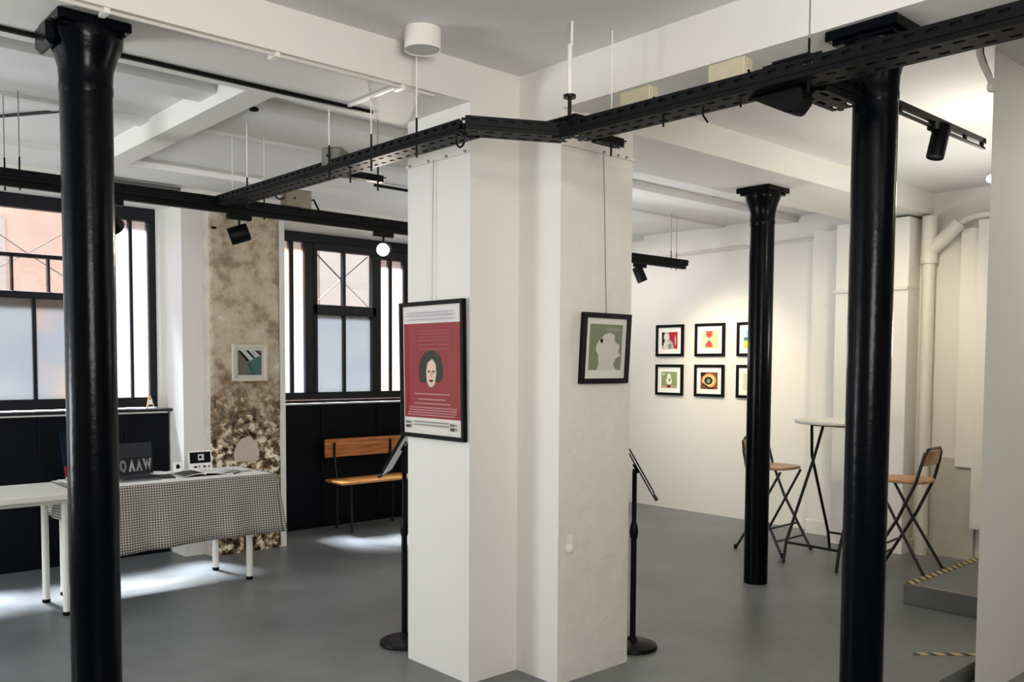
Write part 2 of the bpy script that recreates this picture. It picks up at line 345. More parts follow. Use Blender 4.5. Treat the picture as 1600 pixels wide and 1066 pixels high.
# bare plaster pier face
gp = thing('plaster_pier', 'bare stained plaster and rubble pier between the two windows', 'pier', (3.09, 6.66, 0))
def rough_patch(mb, org, du, dv, nrm, nu, nv, amp):
    org, du, dv, nrm = map(Vector, (org, du, dv, nrm)); base = len(mb.v)
    from mathutils import noise
    for j in range(nv + 1):
        for i in range(nu + 1):
            q = org + du * (i / nu) + dv * (j / nv); z = q.z
            k = 1.0 if z < 1.1 else (0.15 if z > 1.45 else 0.15 + 0.85 * (1.45 - z) / 0.35)
            h = amp * k * (noise.noise(q * 16) + 0.7 * noise.noise(q * 37)) if 0 < i < nu else 0
            mb.v.append(tuple(q + nrm * (h + (0.0 if i in (0, nu) else amp))))
    for j in range(nv):
        for i in range(nu):
            a = base + j * (nu + 1) + i; mb.f.append((a, a + 1, a + nu + 2, a + nu + 1))
g = MB(); rough_patch(g, (2.80, 6.60, 0), (0.575, 0, 0), (0, 0, 2.66), (0, -1, 0), 40, 180, 0.013); g.sm = True
o = g.build('plaster_face', PLASTER, gp); o.data.set_sharp_from_angle(angle=PI)
g = MB(); rough_patch(g, (2.80, 6.72, 0), (0, -0.12, 0), (0, 0, 2.66), (-1, 0, 0), 8, 180, 0.006); g.sm = True
o = g.build('plaster_side', mat('pale_old_plaster', 'bdb4a6', 0.85, noise=0.28, nscale=9, bump=0.5, bscale=25), gp); o.data.set_sharp_from_angle(angle=PI)
B(2.806, 3.375, 6.615, 6.72, 0, 2.66).build('pier_core', PLASTER, gp)
B(3.375, 3.42, 6.585, 6.72, 0, 2.70).build('white_edge_strip', WALL, gp)
tag(bpy.context.scene.objects['white_edge_strip'], 'white painted edge strip')
o = MB().prism([(0, 0), (0.20, 0), (0.205, 0.08), (0.18, 0.15), (0.13, 0.19), (0.07, 0.185), (0.02, 0.14), (0.0, 0.07)], 0.012, (2.98, 6.588, 0.72), (1, 0, 0), (0, 0, 1)).build('plaster_patch', mat('pale_plaster', 'c2b5a6', 0.85, noise=0.12), gp)
tag(o, 'pale smooth patch of filler')
B(2.815, 2.85, 6.57, 6.60, 2.51, 2.525).build('metal_stub', BLK, gp)

# black wainscot panels under the windows, with joints, and their sills
t = thing('wainscot', 'black panelling and sill under the left window', 'panelling', (1.5, 7.0, 0))
xs = [0.36, 1.03, 1.70, 2.30, 2.63]
for a, b2 in zip(xs[:-1], xs[1:]): B(a + 0.002, b2 - 0.002, 6.99, 7.06, 0.0, 1.10).build('panel', BLACKP, t, bevel=0.003)
B(0.36, 2.70, 6.93, 7.12, 1.115, 1.135).build('sill', FRAMEM, t, bevel=0.003)
B(0.36, 2.62, 6.985, 7.0, 1.10, 1.115).build('sill_strip', WHT, t)
t = thing('wainscot', 'black panelling behind the wooden bench, under the right window', 'panelling', (4.3, 7.15, 0))
xs = [3.43, 4.05, 4.65, 5.23]
for a, b2 in zip(xs[:-1], xs[1:]): B(a + 0.002, b2 - 0.002, 7.14, 7.21, 0.0, 1.12).build('panel', BLACKP, t, bevel=0.003)
B(3.43, 5.23, 7.13, 7.21, 1.135, 1.16).build('sill', FRAMEM, t, bevel=0.003)
B(3.43, 5.23, 7.128, 7.142, 1.12, 1.130).build('sill_strip', mat('grey_sill_line', '9a9a9c', 0.5), t)

# ------------------------------------------------------------------ windows
def window(name, loc, bars, panes, braces, label):
    t = thing(name, label, None, loc, kind='structure')
    for nm, (x0, x1, y0, y1, z0, z1) in bars: B(x0, x1, y0, y1, z0, z1).build(nm, FRAMEM, t, bevel=0.004 if nm != 'glazing_bar' else 0.002)
    for m, (x0, x1, y, z0, z1) in panes: B(x0, x1, y, y + 0.006, z0, z1).build('pane', m, t)
    for a, b2, y, r_ in braces:
        MB().tube([(a[0], y, a[1]), (b2[0], y, b2[1])], r_, 6).build('brace', FRAMEM if r_ > 0.005 else mat('grey_outer_brace', '6d6660', 0.6), t)
    return t
Y = 7.17
F0, F1 = Y - 0.03, Y + 0.04
bars = [('frame', (0.40, 2.62, F0, F1, 2.595, 2.698)), ('frame', (0.40, 2.62, F0, F1, 1.14, 1.22)), ('frame', (2.543, 2.62, F0, F1, 1.22, 2.595)), ('frame', (0.40, 0.48, F0, F1, 1.22, 2.595)),
        ('post', (2.17, 2.29, F0 - 0.01, F1, 1.22, 2.595)), ('post', (1.13, 1.25, F0 - 0.01, F1, 1.22, 2.595)),
        ('glazing_bar', (2.405, 2.427, F0 + 0.01, F1, 1.22, 2.595)), ('glazing_bar', (0.80, 0.822, F0 + 0.01, F1, 1.22, 2.595)),
        ('transom', (1.25, 2.17, F0, F1, 1.953, 2.003)), ('glazing_bar', (1.25, 2.17, F0 + 0.01, F1, 2.247, 2.275)),
        ('glazing_bar', (1.717, 1.742, F0 + 0.01, F1, 1.22, 1.953)),
        ('glazing_bar', (1.588, 1.602, F0 + 0.015, F1, 2.003, 2.247)), ('glazing_bar', (1.828, 1.842, F0 + 0.015, F1, 2.003, 2.247))]
panes = [(SIDEG, (2.29, 2.405, Y, 1.22, 2.595)), (SIDEG, (2.427, 2.543, Y, 1.22, 2.595)), (SIDEG, (0.48, 0.80, Y, 1.22, 2.595)), (SIDEG, (0.822, 1.13, Y, 1.22, 2.595)),
         (FROST2, (1.25, 1.717, Y, 1.22, 1.953)), (FROST, (1.742, 2.17, Y, 1.22, 1.953)),
         (CLEAR, (1.25, 1.588, Y, 2.003, 2.247)), (CLEAR, (1.602, 1.828, Y, 2.003, 2.247)), (CLEAR, (1.842, 2.17, Y, 2.003, 2.247)), (CLEAR, (1.25, 2.17, Y, 2.275, 2.595))]
br = [((1.25, 2.60), (1.715, 2.285), Y + 0.07, 0.0045), ((2.17, 2.60), (1.715, 2.285), Y + 0.07, 0.0045), ((1.715, 2.285), (1.25, 2.0), Y + 0.07, 0.0045), ((1.715, 2.285), (2.17, 2.0), Y + 0.07, 0.0045)]
window('window_1', (1.5, Y, 1.14), bars, panes, br, 'dark framed left window with a crossed upper light')
bars = [('frame', (3.60, 5.06, F0, F1, 2.565, 2.655)), ('frame', (3.60, 5.06, F0, F1, 1.165, 1.232)), ('frame', (3.60, 3.674, F0, F1, 1.232, 2.565)), ('frame', (4.971, 5.06, F0, F1, 1.232, 2.565)),
        ('post', (3.903, 3.985, F0 - 0.01, F1, 1.232, 2.565)), ('post', (4.64, 4.70, F0 - 0.01, F1, 1.232, 2.565)),
        ('glazing_bar', (3.765, 3.80, F0 + 0.01, F1, 1.232, 2.565)), ('glazing_bar', (4.808, 4.837, F0 + 0.01, F1, 1.232, 2.48)), ('frame', (4.70, 4.971, F0, F1, 2.48, 2.565)),
        ('sash_rail', (3.985, 4.64, F0 - 0.015, F1 - 0.02, 2.505, 2.575)), ('sash_rail', (3.985, 4.64, F0 - 0.015, F1 - 0.02, 1.93, 2.022)),
        ('sash_stile', (3.985, 4.024, F0 - 0.015, F1 - 0.02, 1.225, 2.505)), ('sash_stile', (4.60, 4.64, F0 - 0.015, F1 - 0.02, 1.225, 2.505)),
        ('glazing_bar', (4.295, 4.322, F0, F1 - 0.02, 2.022, 2.505)), ('glazing_bar', (4.295, 4.322, F0, F1 - 0.02, 1.232, 1.93))]
panes = [(SIDEG, (3.674, 3.765, Y, 1.232, 2.565)), (SIDEG, (3.80, 3.903, Y, 1.232, 2.565)), (SIDEG, (4.70, 4.808, Y, 1.232, 2.48)), (SIDEG, (4.837, 4.971, Y, 1.232, 2.48)),
         (FROST2, (4.024, 4.295, Y, 1.225, 1.93)), (FROST2, (4.322, 4.60, Y, 1.225, 1.93)), (CLEAR, (4.024, 4.295, Y, 2.022, 2.505)), (CLEAR, (4.322, 4.60, Y, 2.022, 2.505))]
br = [((4.03, 2.50), (4.308, 2.265), Y + 0.03, 0.006), ((4.595, 2.50), (4.308, 2.265), Y + 0.03, 0.006), ((4.308, 2.265), (4.03, 2.03), Y + 0.03, 0.004), ((4.308, 2.265), (4.595, 2.03), Y + 0.03, 0.004)]
window('window_2', (4.3, Y, 1.165), bars, panes, br, 'dark framed right window with a crossed upper light')
B(3.42, 3.60, F0 + 0.02, F1, 1.13, 2.655).build('trim_9', FRAMEM, kind='structure'); B(5.06, 5.24, F0 + 0.02, F1, 1.13, 2.655).build('trim_10', FRAMEM, kind='structure')
B(0.35, 0.40, F0 + 0.02, F1, 1.13, 2.695).build('trim_11', FRAMEM, kind='structure')

# light well outside: facing house and yard
B(-4, 12, 7.5, 10.6, -0.1, 0.0).build('courtyard_ground', mat('dark_paving', '5c5b58', 0.8), kind='structure')
hb = thing('facing_house', 'pale orange rendered house wall seen through the windows', 'building', (3.5, 11.0, 0))
B(-4, 12, 10.6, 11.4, 0, 5.6).build('house_wall', OUT, hb)
B(-4, 12, 10.56, 10.6, 3.35, 3.75).build('string_course', OUT2, hb)
B(1.2, 2.3, 10.57, 10.6, 1.2, 3.0).build('pale_panel', OUT2, hb)
B(6.0, 6.9, 10.57, 10.6, 1.0, 3.3).build('pale_panel', OUT2, hb)

# ------------------------------------------------------------------ right wall boxing and pipes
t = thing('wall_boxing', 'white boxed-in duct beside the soil pipe', 'boxing', (7.1, 3.4, 0))
B(6.96, 7.36, 3.13, 3.74, 0, CZ - 0.19).build('duct_front', WALL, t, bevel=0.004)
B(6.94, 7.36, 3.128, 3.76, 2.10, 2.125).build('joint_strip', WPIPE, t)
B(6.95, 7.36, 3.12, 3.75, 0, 0.10).build('skirting', WHT, t)
t = thing('wall_boxing', 'low white boxed-in corner left of the duct, behind the bar table', 'boxing', (7.3, 3.95, 0))
B(7.22, 7.36, 3.74, 4.10, 0, CZ - 0.19).build('box_front', WALL, t); B(7.205, 7.36, 3.74, 4.11, 0, 0.12).build('skirting', WHT, t)
t = thing('soil_pipe', 'thick white soil pipe with a Y branch in the far right corner', 'pipe', (7.08, 3.03, 0))
MB().tube([(7.08, 3.025, 0.0), (7.08, 3.025, 2.67)], 0.047, 16).build('pipe', WPIPE, t)
MB().tube([(7.08, 3.025, 2.36), (7.08, 3.025, 2.67)], 0.057, 16).build('collar', WPIPE, t)
MB().tube([(7.08, 3.025, 2.30), (7.08, 3.025, 2.37)], 0.062, 16).build('socket', WPIPE, t)
MB().tube([(7.08, 3.02, 2.40), (7.08, 2.90, 2.50), (7.08, 2.80, 2.60)], 0.055, 14).build('branch', WPIPE, t)
MB().tube([(7.08, 2.82, 2.58), (7.08, 2.76, 2.62), (7.08, 2.68, 2.635), (7.08, 1.75, 2.66)], 0.028, 12).build('branch_pipe', WPIPE, t)
t = thing('wall_panel', 'tall pale raised panel on the right wall, ending above a darker patch', 'panel', (7.13, 2.7, 0.7))
B(7.12, 7.17, 2.655, 2.80, 0.72, 2.55).build('panel_board', mat('cream_paint', 'e2ded3', 0.5, noise=0.03), t)
B(7.06, 7.17, 2.35, 2.655, 0.26, 2.60).build('return_board', WALL, t)
B(7.140, 7.17, 2.655, 3.10, 0, 0.78).build('wall_scuff', mat('scuffed_grey_paint', 'b9b4a6', 0.6, noise=0.15, nscale=5), t)
o = MB().tube([(7.33, 6.68, 2.615), (7.33, 5.2, 2.625), (7.33, 4.09, 2.635)], 0.011, 8).build('wall_conduit', WPIPE); tag(o, 'thin white conduit high on the far wall above the six small pictures', 'conduit')
# step and ramp
t = thing('step', 'low grey step with yellow and black hazard tape, beside the near wall', 'step', (6.3, 2.0, 0))
B(5.52, 7.06, 1.62, 2.46, 0, 0.126).build('step_body', STEPM, t, bevel=0.003)
B(5.53, 7.05, 2.405, 2.459, 0.1262, 0.129).build('hazard_tape', HAZ, t)
B(5.521, 5.55, 1.64, 2.40, 0.1262, 0.128).build('edge_trim', mat('worn_trim', '8c8377', 0.5, noise=0.3, nscale=20), t)
t = thing('ramp', 'small grey wedge ramp with a taped edge at the foot of the near wall', 'ramp', (4.9, 1.8, 0))
MB().prism([(0, 0), (0.36, 0), (0.36, 0.085)], 0.8, (4.6, 1.985, 0), (0, -1, 0), (0, 0, 1)).build('ramp_body', STEPM, t)
MB().prism([(0, 0.001), (0.36, 0.086), (0.36, 0.089), (0, 0.004)], 0.05, (4.598, 1.985, 0), (0, -1, 0), (0, 0, 1)).build('hazard_tape', HAZ, t)

# ------------------------------------------------------------------ iron columns
def column(x, y, r, top, label, plate=0.255, lug=False):
    t = thing('iron_column', label, 'column', (x, y, 0), group='black cast iron columns')
    prof = [(r * 0.985, 0), (r * 0.99, 0.9), (r * 1.01, top - 0.24)]
    m = MB().lathe(prof, (x, y, 0), 40); m.build('shaft', IRON, t)
    z = top
    prof = [(r * 1.01, z - 0.25), (r * 1.04, z - 0.235), (r * 1.04, z - 0.215), (r * 1.02, z - 0.205), (r * 1.05, z - 0.16), (r * 1.22, z - 0.11), (r * 1.40, z - 0.075), (r * 1.45, z - 0.055), (r * 1.45, z - 0.03)]
    MB().lathe(prof, (x, y, 0), 40).build('capital', IRON, t)
    h = plate / 2
    m = MB().box(x - h, x + h, y - h, y + h, z - 0.035, z); m.box(x - h * 0.86, x + h * 0.86, y - h * 0.86, y + h * 0.86, z - 0.05, z - 0.035)
    m.build('top_plate', IRON, t, bevel=0.004)
    if lug:
        m = MB().box(x - h - 0.02, x - h + 0.02, y - 0.06, y + 0.10, z - 0.11, z - 0.02); m.build('lug', IRON, t, bevel=0.015)
    return t
column(1.00, 3.385, 0.0855, 2.684, 'black iron column nearest the left side, in front of the tables', plate=0.24, lug=True)
column(3.012, 1.486, 0.0745, 2.654, 'black iron column at right, in front of the bar table')
column(5.28, 3.378, 0.0815, 2.689, 'most distant black iron column, its base on the floor in view')

# ------------------------------------------------------------------ cable trays
def slotted(mb, a, b2, up, h, t_, pitch=0.062, slot=0.030, lo=0.36, hi=0.64):
    """strip from a to b, height h along up, with a row of slots"""
    a, b2, up = Vector(a), Vector(b2), Vector(up); ax = (b2 - a); Ln = ax.length; ax.normalize(); az = ax.cross(up)
    for k0, k1 in ((0, lo), (hi, 1)):
        c = a + ax * Ln / 2 + up * h * (k0 + k1) / 2; mb.obox(c, ax, up, az, Ln, h * (k1 - k0), t_)
    n = max(1, int(Ln / pitch))
    for i in range(n + 1):
        c = a + ax * (Ln * i / n) + up * h * (lo + hi) / 2; mb.obox(c, ax, up, az, pitch - slot, h * (hi - lo), t_)
def tray(name, a, b2, wdt, hgt, label, rods=(), side=1, top=2.462, cables=2, drop=()):
    """a,b: ends of the near rail (x,y); the tray widens to the left/right of travel by side"""
    z = top - hgt; a3, b3 = Vector((a[0], a[1], z)), Vector((b2[0], b2[1], z)); ax = (b3 - a3).normalized(); per = Vector((-ax.y, ax.x, 0)) * side
    t = thing(name, label, 'cable tray', tuple((a3 + b3) / 2))
    m = MB(); slotted(m, a3, b3, (0, 0, 1), hgt, 0.003, lo=0.60, hi=0.80); m.obox((a3 + b3) / 2 + Vector((0, 0, hgt * 0.30)) - per * 0.004, ax, (0, 0, 1), per, (b3 - a3).length, 0.003, 0.005); m.obox((a3 + b3) / 2 + Vector((0, 0, hgt * 0.5)) + per * 0.010, ax, (0, 0, 1), per, (b3 - a3).length, hgt * 0.9, 0.002); m.build('side_rail', TRAYM, t)
    m = MB().obox((a3 + b3) / 2 + per * wdt + Vector((0, 0, hgt / 2)), ax, (0, 0, 1), per, (b3 - a3).length, hgt, 0.003); m.build('side_rail', TRAYM, t)
    m = MB(); slotted(m, a3, b3, per, wdt / 2, 0.003); slotted(m, a3 + per * wdt / 2, b3 + per * wdt / 2, per, wdt / 2, 0.003); m.build('tray_floor', TRAYM, t)
    Ln = (b3 - a3).length
    for k in range(cables):
        pts = []; n = max(3, int(Ln / 0.25)); off = wdt * (k + 1) / (cables + 1)
        for i in range(n + 1): pts.append(a3 + ax * (Ln * i / n) + per * (off + random.uniform(-0.012, 0.012)) + Vector((0, 0, 0.012 + random.uniform(0, 0.010))))
        MB().tube(pts, 0.006, 6).build('cable', BLK if k % 2 == 0 else mat('dark_grey_cable', '26272b', 0.5), t)
    if wdt > 0.1: MB().tube([a3 + ax * 0.02 + per * wdt * 0.5 + Vector((0, 0, 0.026)), b3 - ax * 0.02 + per * wdt * 0.5 + Vector((0, 0, 0.026))], 0.017, 10).build('cable_bundle', BLK, t)
    for (s_, zz, off, white) in rods:
        c = a3 + ax * (Ln * s_) + per * off
        MB().tube([(c.x, c.y, z - 0.045), (c.x, c.y, z + 0.12)], 0.0045, 6).build('threaded_rod', BLK, t)
        MB().tube([(c.x, c.y, z + 0.12), (c.x, c.y, zz)], 0.003, 6).build('hanging_rod', GREYR if not white else WHT, t)
    for (s_, off, ln, dx) in drop:
        c = a3 + ax * (Ln * s_) + per * off
        MB().tube([(c.x, c.y, z + 0.005), (c.x, c.y, z - ln * 0.5), (c.x + ax.x * dx, c.y + ax.y * dx, z - ln)], 0.004, 6).build('cable_tie', BLK, t)
    return t
TW, TH = 0.115, 0.052
# across the room in front of the windows
t = tray('cable_tray', (0.2, 5.03), (6.68, 5.05), TW, TH, 'black perforated cable tray running along the window wall', [(0.142, CZ, 0.10, 0), (0.150, CZ, 0.03, 0), (0.329, CZ, 0.10, 1), (0.355, CZ, 0.03, 1), (0.565, CZ, 0.09, 1), (0.58, CZ, 0.03, 1), (0.965, CZ, 0.02, 0), (0.985, CZ, 0.06, 0)], side=1, cables=3)
B(0.2, 6.66, 5.055, 5.09, 2.378, 2.409).build('lighting_track', BLK, t)
# the diagonal (from here) run, the jog and the near run
tray('cable_tray', (2.18, 5.02), (2.20, 2.78), TW, TH, 'black perforated cable tray running from the window tray towards the pillar', [(0.13, CZ, 0.05, 1), (0.56, CZ, 0.0, 1), (0.70, CZ, 0.03, 1), (0.86, CZ, 0.02, 1)], side=1, cables=3, drop=[(0.60, 0.06, 0.06, 0.0)])
tray('cable_tray', (2.185, 2.725), (2.56, 2.53), TW, TH, 'short black cable tray jogging round the front of the pillar', [], side=1, cables=3)
near_tray = tray('cable_tray', (2.53, 2.52), (2.632, -1.5), TW + 0.01, TH + 0.005, 'black perforated cable tray nearest the camera, passing in front of the right column', [(0.256, CZ, 0.02, 0), (0.7, CZ, 0.02, 0)], side=1, cables=3, drop=[(0.108, 0.06, 0.035, 0), (0.151, 0.06, 0.055, 0.02), (0.189, 0.06, 0.03, 0)])
t2 = tray('cable_tray', (2.70, 1.50), (2.945, 1.50), 0.11, 0.075, 'short black cable tray bridging from the near tray to the right column', [], side=1, top=2.47, cables=1)
tray('cable_tray', (2.30, 3.86), (2.56, 3.86), 0.05, 0.032, 'short black tray stub sticking out of the diagonal tray beyond the pillar', [(0.92, CZ, 0.02, 0)], side=1, top=2.455, cables=0)
tray('cable_tray', (2.67, 2.46), (2.81, 2.46), 0.05, 0.03, 'tiny black tray stub beside the pillar head', [(0.6, CZ, 0.02, 1)], side=1, top=2.43, cables=0)
# plates and bolts at the joints
t = thing('tray_joint', 'black bolted joint plate where the near tray branches to the column', 'joint', (2.63, 1.55, 2.40))
m = MB().box(2.57, 2.72, 1.49, 1.62, 2.475, 2.482); m.box(2.578, 2.582, 1.45, 1.66, 2.405, 2.478); m.build('plate', TRAYM, t)
zb = mat('zinc_bolt', '8a8c90', 0.3, metal=0.8)
for (x, y) in ((2.60, 1.52), (2.64, 1.59), (2.69, 1.52), (2.67, 1.60)): MB().lathe([(0.008, 0), (0.008, 0.012), (0.004, 0.012), (0.004, 0.022)], (x, y, 2.482), 6).build('bolt', zb, t)
for y in (1.47, 1.50, 1.58, 1.62): MB().lathe([(0.007, 0), (0.007, 0.006)], (2.568, y, 2.44), 6, axis=(-1, 0, 0)).build('bolt', zb, t)
t = thing('tray_joint', 'black bolted joint plate at the corner of the jogging tray', 'joint', (2.55, 2.50, 2.40))
m = MB().box(2.50, 2.66, 2.44, 2.60, 2.465, 2.472); m.prism([(0, 0), (0.12, 0), (0.12, 0.05), (0, 0.06)], 0.004, (2.515, 2.58, 2.402), (0.3, -0.95, 0), (0, 0, 1)); m.build('plate', TRAYM, t)
MB().lathe([(0.012, 0), (0.012, 0.010), (0.02, 0.012), (0.02, 0.022), (0.008, 0.022), (0.008, 0.10), (0.026, 0.10), (0.026, 0.112), (0.012, 0.112)], (2.56, 2.53, 2.46), 12).build('clamp_bolt', BLKM, t)
for k, (x, y, z) in enumerate(((2.565, 1.98, 2.435), (2.568, 1.86, 2.43), (2.57, 1.78, 2.44), (2.572, 1.72, 2.425), (2.56, 2.10, 2.43), (2.575, 1.66, 2.445))):
    MB().obox((x - 0.006, y, z), (0, 1, 0), (0, 0, 1), (1, 0, 0), 0.016 + 0.006 * (k % 3), 0.006, 0.003).build('glint_clip', zb, near_tray)  # small zinc bits added as glints along the dark tray
# white conduit dropper above the pillar jog
t = thing('ceiling_dropper', 'white plastic conduit dropping from the ceiling to the black tray', 'conduit', (2.56, 2.53, 2.57))
MB().tube([(2.56, 2.53, 2.57), (2.56, 2.53, 2.77)], 0.0095, 10).build('conduit', WHT, t); MB().tube([(2.565, 2.525, 2.765), (2.565, 2.525, CZ)], 0.0055, 8).build('thin_conduit', WHT, t)
# cable coil hanging below the diagonal tray
o = MB().tube([(2.22 + 0.0 * math.cos(a), 2.80 + 0.028 * math.cos(a), 2.392 + 0.034 * math.sin(a)) for a in [i * 2 * PI / 20 for i in range(20)]], 0.0045, 6, closed=True).build('cable_loop', BLK); tag(o, 'small black cable loop hanging from the tray left of the pillar corner', 'cable')
# long lighting track on the beam soffit
t = thing('soffit_track', 'thin black track along the underside of the left beam', 'lighting track', (1.6, 3.62, 2.66))
B(0.2, 2.33, 3.60, 3.618, 2.670, 2.685).build('track', BLK, t); B(1.5, 2.33, 3.63, 3.638, 2.679, 2.685).build('thin_wire', mat('grey_wire', '4a4a48', 0.5), t)
t = thing('surface_conduit', 'white conduit along the front edge of the left beam soffit', 'conduit', (1.6, 3.2, 2.67))
MB().tube([(0.2, 3.19, 2.676), (2.38, 3.19, 2.676)], 0.007, 8).build('pipe', WPIPE, t)
for x in (1.0, 1.62, 2.2): B(x, x + 0.02, 3.18, 3.24, 2.668, 2.685).build('clip', WHT, t)
B(2.19, 2.205, 3.20, 3.60, 2.676, 2.685).build('crossing', WPIPE, t)
t = thing('lit_edge_strip', 'lit edge of the ceiling downstand near the left window, painted as a white strip', 'ceiling strip', (2.5, 6.13, 2.79))
B(1.98, 3.05, 6.125, 6.15, 2.80, 2.835).build('strip_body', mat('lit_edge_white', 'f4f3f0', 0.4, noise=0.01), t)  # brighter white stands in for light caught on the downstand's edge
o = B(2.0, 2.62, 6.66, 6.70, 2.78, 2.80).build('ceiling_wire', mat('grey_wire', '4a4a48', 0.5)); tag(o, 'grey strip along the window wall just under the ceiling', 'ceiling strip')
o = MB().tube([(3.7, 5.7, 2.83), (4.9, 5.72, 2.83)], 0.012, 8).build('ceiling_track', BLK); tag(o, 'thin black ceiling track left of the pillar, beyond the window tray', 'lighting track')
o = MB().tube([(1.18, 5.6, 2.84), (1.50, 5.1, 2.84)], 0.009, 8).build('ceiling_rod', BLK); tag(o, 'short black diagonal rod on the ceiling behind the left column', 'rod')
t = thing('ceiling_hook', 'small black hook and cup on the ceiling right of the cross beam', 'hook', (2.05, 4.35, 2.78))
MB().lathe([(0.006, 0.0), (0.022, 0.004), (0.026, 0.014), (0.02, 0.02)], (2.08, 4.32, 2.78), 14).build('cup', BLK, t); B(1.99, 2.08, 4.315, 4.325, 2.795, 2.80).build('arm', GREYR, t)

# junction boxes on the trays
def jbox(c, s, rot, label, m=None, ducts=True):
    t = thing('junction_box', label, 'junction box', c, rot, group='beige junction boxes on the trays')
    x, y, z = s
    B(-x / 2, x / 2, -y / 2, y / 2, 0, z).build('box_body', m or BEIGEB, t, local=True, bevel=0.004)
    B(-x / 2 + 0.006, x / 2 - 0.006, -y / 2 - 0.005, -y / 2, 0.006, z - 0.006).build('cover', m or BEIGEB, t, local=True, bevel=0.002)
    MB().lathe([(0.006, 0), (0.006, 0.004)], (-x * 0.15, -y / 2 - 0.005, z * 0.5), 8, axis=(0, -1, 0)).build('screw', BLK, t, local=True)
    if ducts: MB().tube([(x / 2, 0, z * 0.5), (x / 2 + 0.03, 0, z * 0.6), (x / 2 + 0.06, 0, z * 0.1), (x / 2 + 0.07, 0, -0.01)], 0.007, 8).build('cable', BLK, t, local=True)
    return t
jbox((2.245, 3.80, 2.44), (0.10, 0.11, 0.085), -0.9, 'grey-beige junction box tilted on the diagonal tray, left of the pillar', mat('grey_box', '6b6a63', 0.5, noise=0.3, nscale=30))
jbox((2.72, 5.08, 2.46), (0.17, 0.09, 0.11), -0.15, 'beige junction box with curled cables on the window tray', mat('brown_beige_box', '8f8671', 0.5, noise=0.2, nscale=25))
jbox((2.64, 2.24, 2.445), (0.05, 0.15, 0.10), 0.0, 'beige junction box on the near tray beside the pillar head')
jbox((2.64, 1.83, 2.445), (0.05, 0.15, 0.105), 0.0, 'beige junction box on the near tray left of the right column')
o = MB().tube([(2.60 + 0.035 * math.cos(a), 5.06, 2.535 + 0.035 * math.sin(a)) for a in [i * 0.45 for i in range(17)]], 0.005, 6).build('cable_coil', BLK); tag(o, 'curl of black cable beside the junction box on the window tray', 'cable')
# beige duct pieces on the soffit behind the near tray are part of the boxes
B(2.64, 2.72, 2.10, 2.33, 2.47, 2.53)

# ------------------------------------------------------------------ spotlights
GLOW = mat('lit_lens', 'fff2d8', 0.3, emit=('fff0cf', 30))
LENS = mat('unlit_lens', '3a3d44', 0.15)
def spotlight(ax_pt, zt, d, label, r=0.036, ln=0.13, along=(1, 0, 0), lit=False, stem=0.04, pitch=0.5):
    """adapter hangs from z=zt at ax_pt, head points along d"""
    x, y = ax_pt; t = thing('track_spotlight', label, 'spotlight', (x, y, zt - 0.03), group='black track spotlights')
    al = Vector(along); pe = Vector((-al.y, al.x, 0))
    MB().obox((x, y, zt - 0.016), al, pe, (0, 0, 1), 0.15, 0.034, 0.032).build('adapter', BLK, t, bevel=0.003)
    MB().tube([(x, y, zt - 0.03), (x, y, zt - 0.03 - stem)], 0.008, 8).build('arm', BLK, t)
    d = Vector(d).normalized(); c = Vector((x, y, zt - 0.03 - stem - r * 0.7)); a = c - d * ln * 0.5
    MB().lathe([(r * 0.9, 0), (r, 0.008), (r, ln - 0.004), (r * 0.97, ln), (r * 0.86, ln), (r * 0.86, ln - 0.008)], a, 24, axis=tuple(d)).build('head', BLK, t)
    MB().lathe([(0.001, 0), (r * 0.86, 0), (r * 0.86, 0.003), (0.001, 0.003)], a + d * (ln - 0.009), 20, axis=tuple(d)).build('lens', GLOW if lit else LENS, t)
    return t, a + d * (ln + 0.01)
spotlight((2.34, 5.07), 2.378, (-0.75, 0.35, -0.28), 'black spotlight under the window tray, left of the plaster pier head', r=0.052, ln=0.115, stem=0.05)
spotlight((1.60, 5.07), 2.378, (0.75, 0.5, -0.5), 'black spotlight half hidden behind the left column', r=0.052, ln=0.13, stem=0.05)
s2, tip = spotlight((3.36, 5.07), 2.378, (-0.60, -0.78, -0.18), 'lit spotlight glowing in front of the right window', r=0.048, ln=0.10, lit=True, stem=0.05)
lamp('SPOT', 'bulb_light', tip, 25, WARM, 0.04, aim=tuple(tip + Vector((-0.6, -0.75, -0.4))), spot=1.6)
spotlight((6.02, 5.07), 2.378, (0.30, -0.25, -0.9), 'black spotlight at the far end of the window tray, right of the pillar', r=0.045, ln=0.14, stem=0.03)
t = thing('column_track', 'black lighting track between the right column and the near wall', 'lighting track', (3.7, 1.54, 2.45))
B(3.085, 4.11, 1.525, 1.545, 2.462, 2.484).build('track', BLK, t); B(3.085, 4.11, 1.528, 1.542, 2.440, 2.448).build('lower_rail', BLK, t)
for x in (3.3, 3.6, 3.9, 4.08): B(x, x + 0.012, 1.528, 1.542, 2.446, 2.464).build('bracket', BLK, t)
spotlight((3.65, 1.535), 2.462, (-0.22, 0.10, -0.95), 'black cylinder spotlight on the track right of the column', r=0.034, ln=0.135, stem=0.012)
t = thing('tray_floodlight', 'black wedge-shaped floodlight under the near tray, left of the column', 'spotlight', (2.60, 1.60, 2.34), group='black track spotlights')
MB().prism([(0, 0), (0.20, 0.0), (0.205, -0.05), (0.17, -0.085), (0.14, -0.075)], 0.08, (2.69, 1.74, 2.402), (0, -1, 0), (0, 0, 1)).build('housing', BLK, t, bevel=0.008)
B(2.62, 2.68, 1.56, 1.60, 2.39, 2.41).build('bracket', BLK, t)
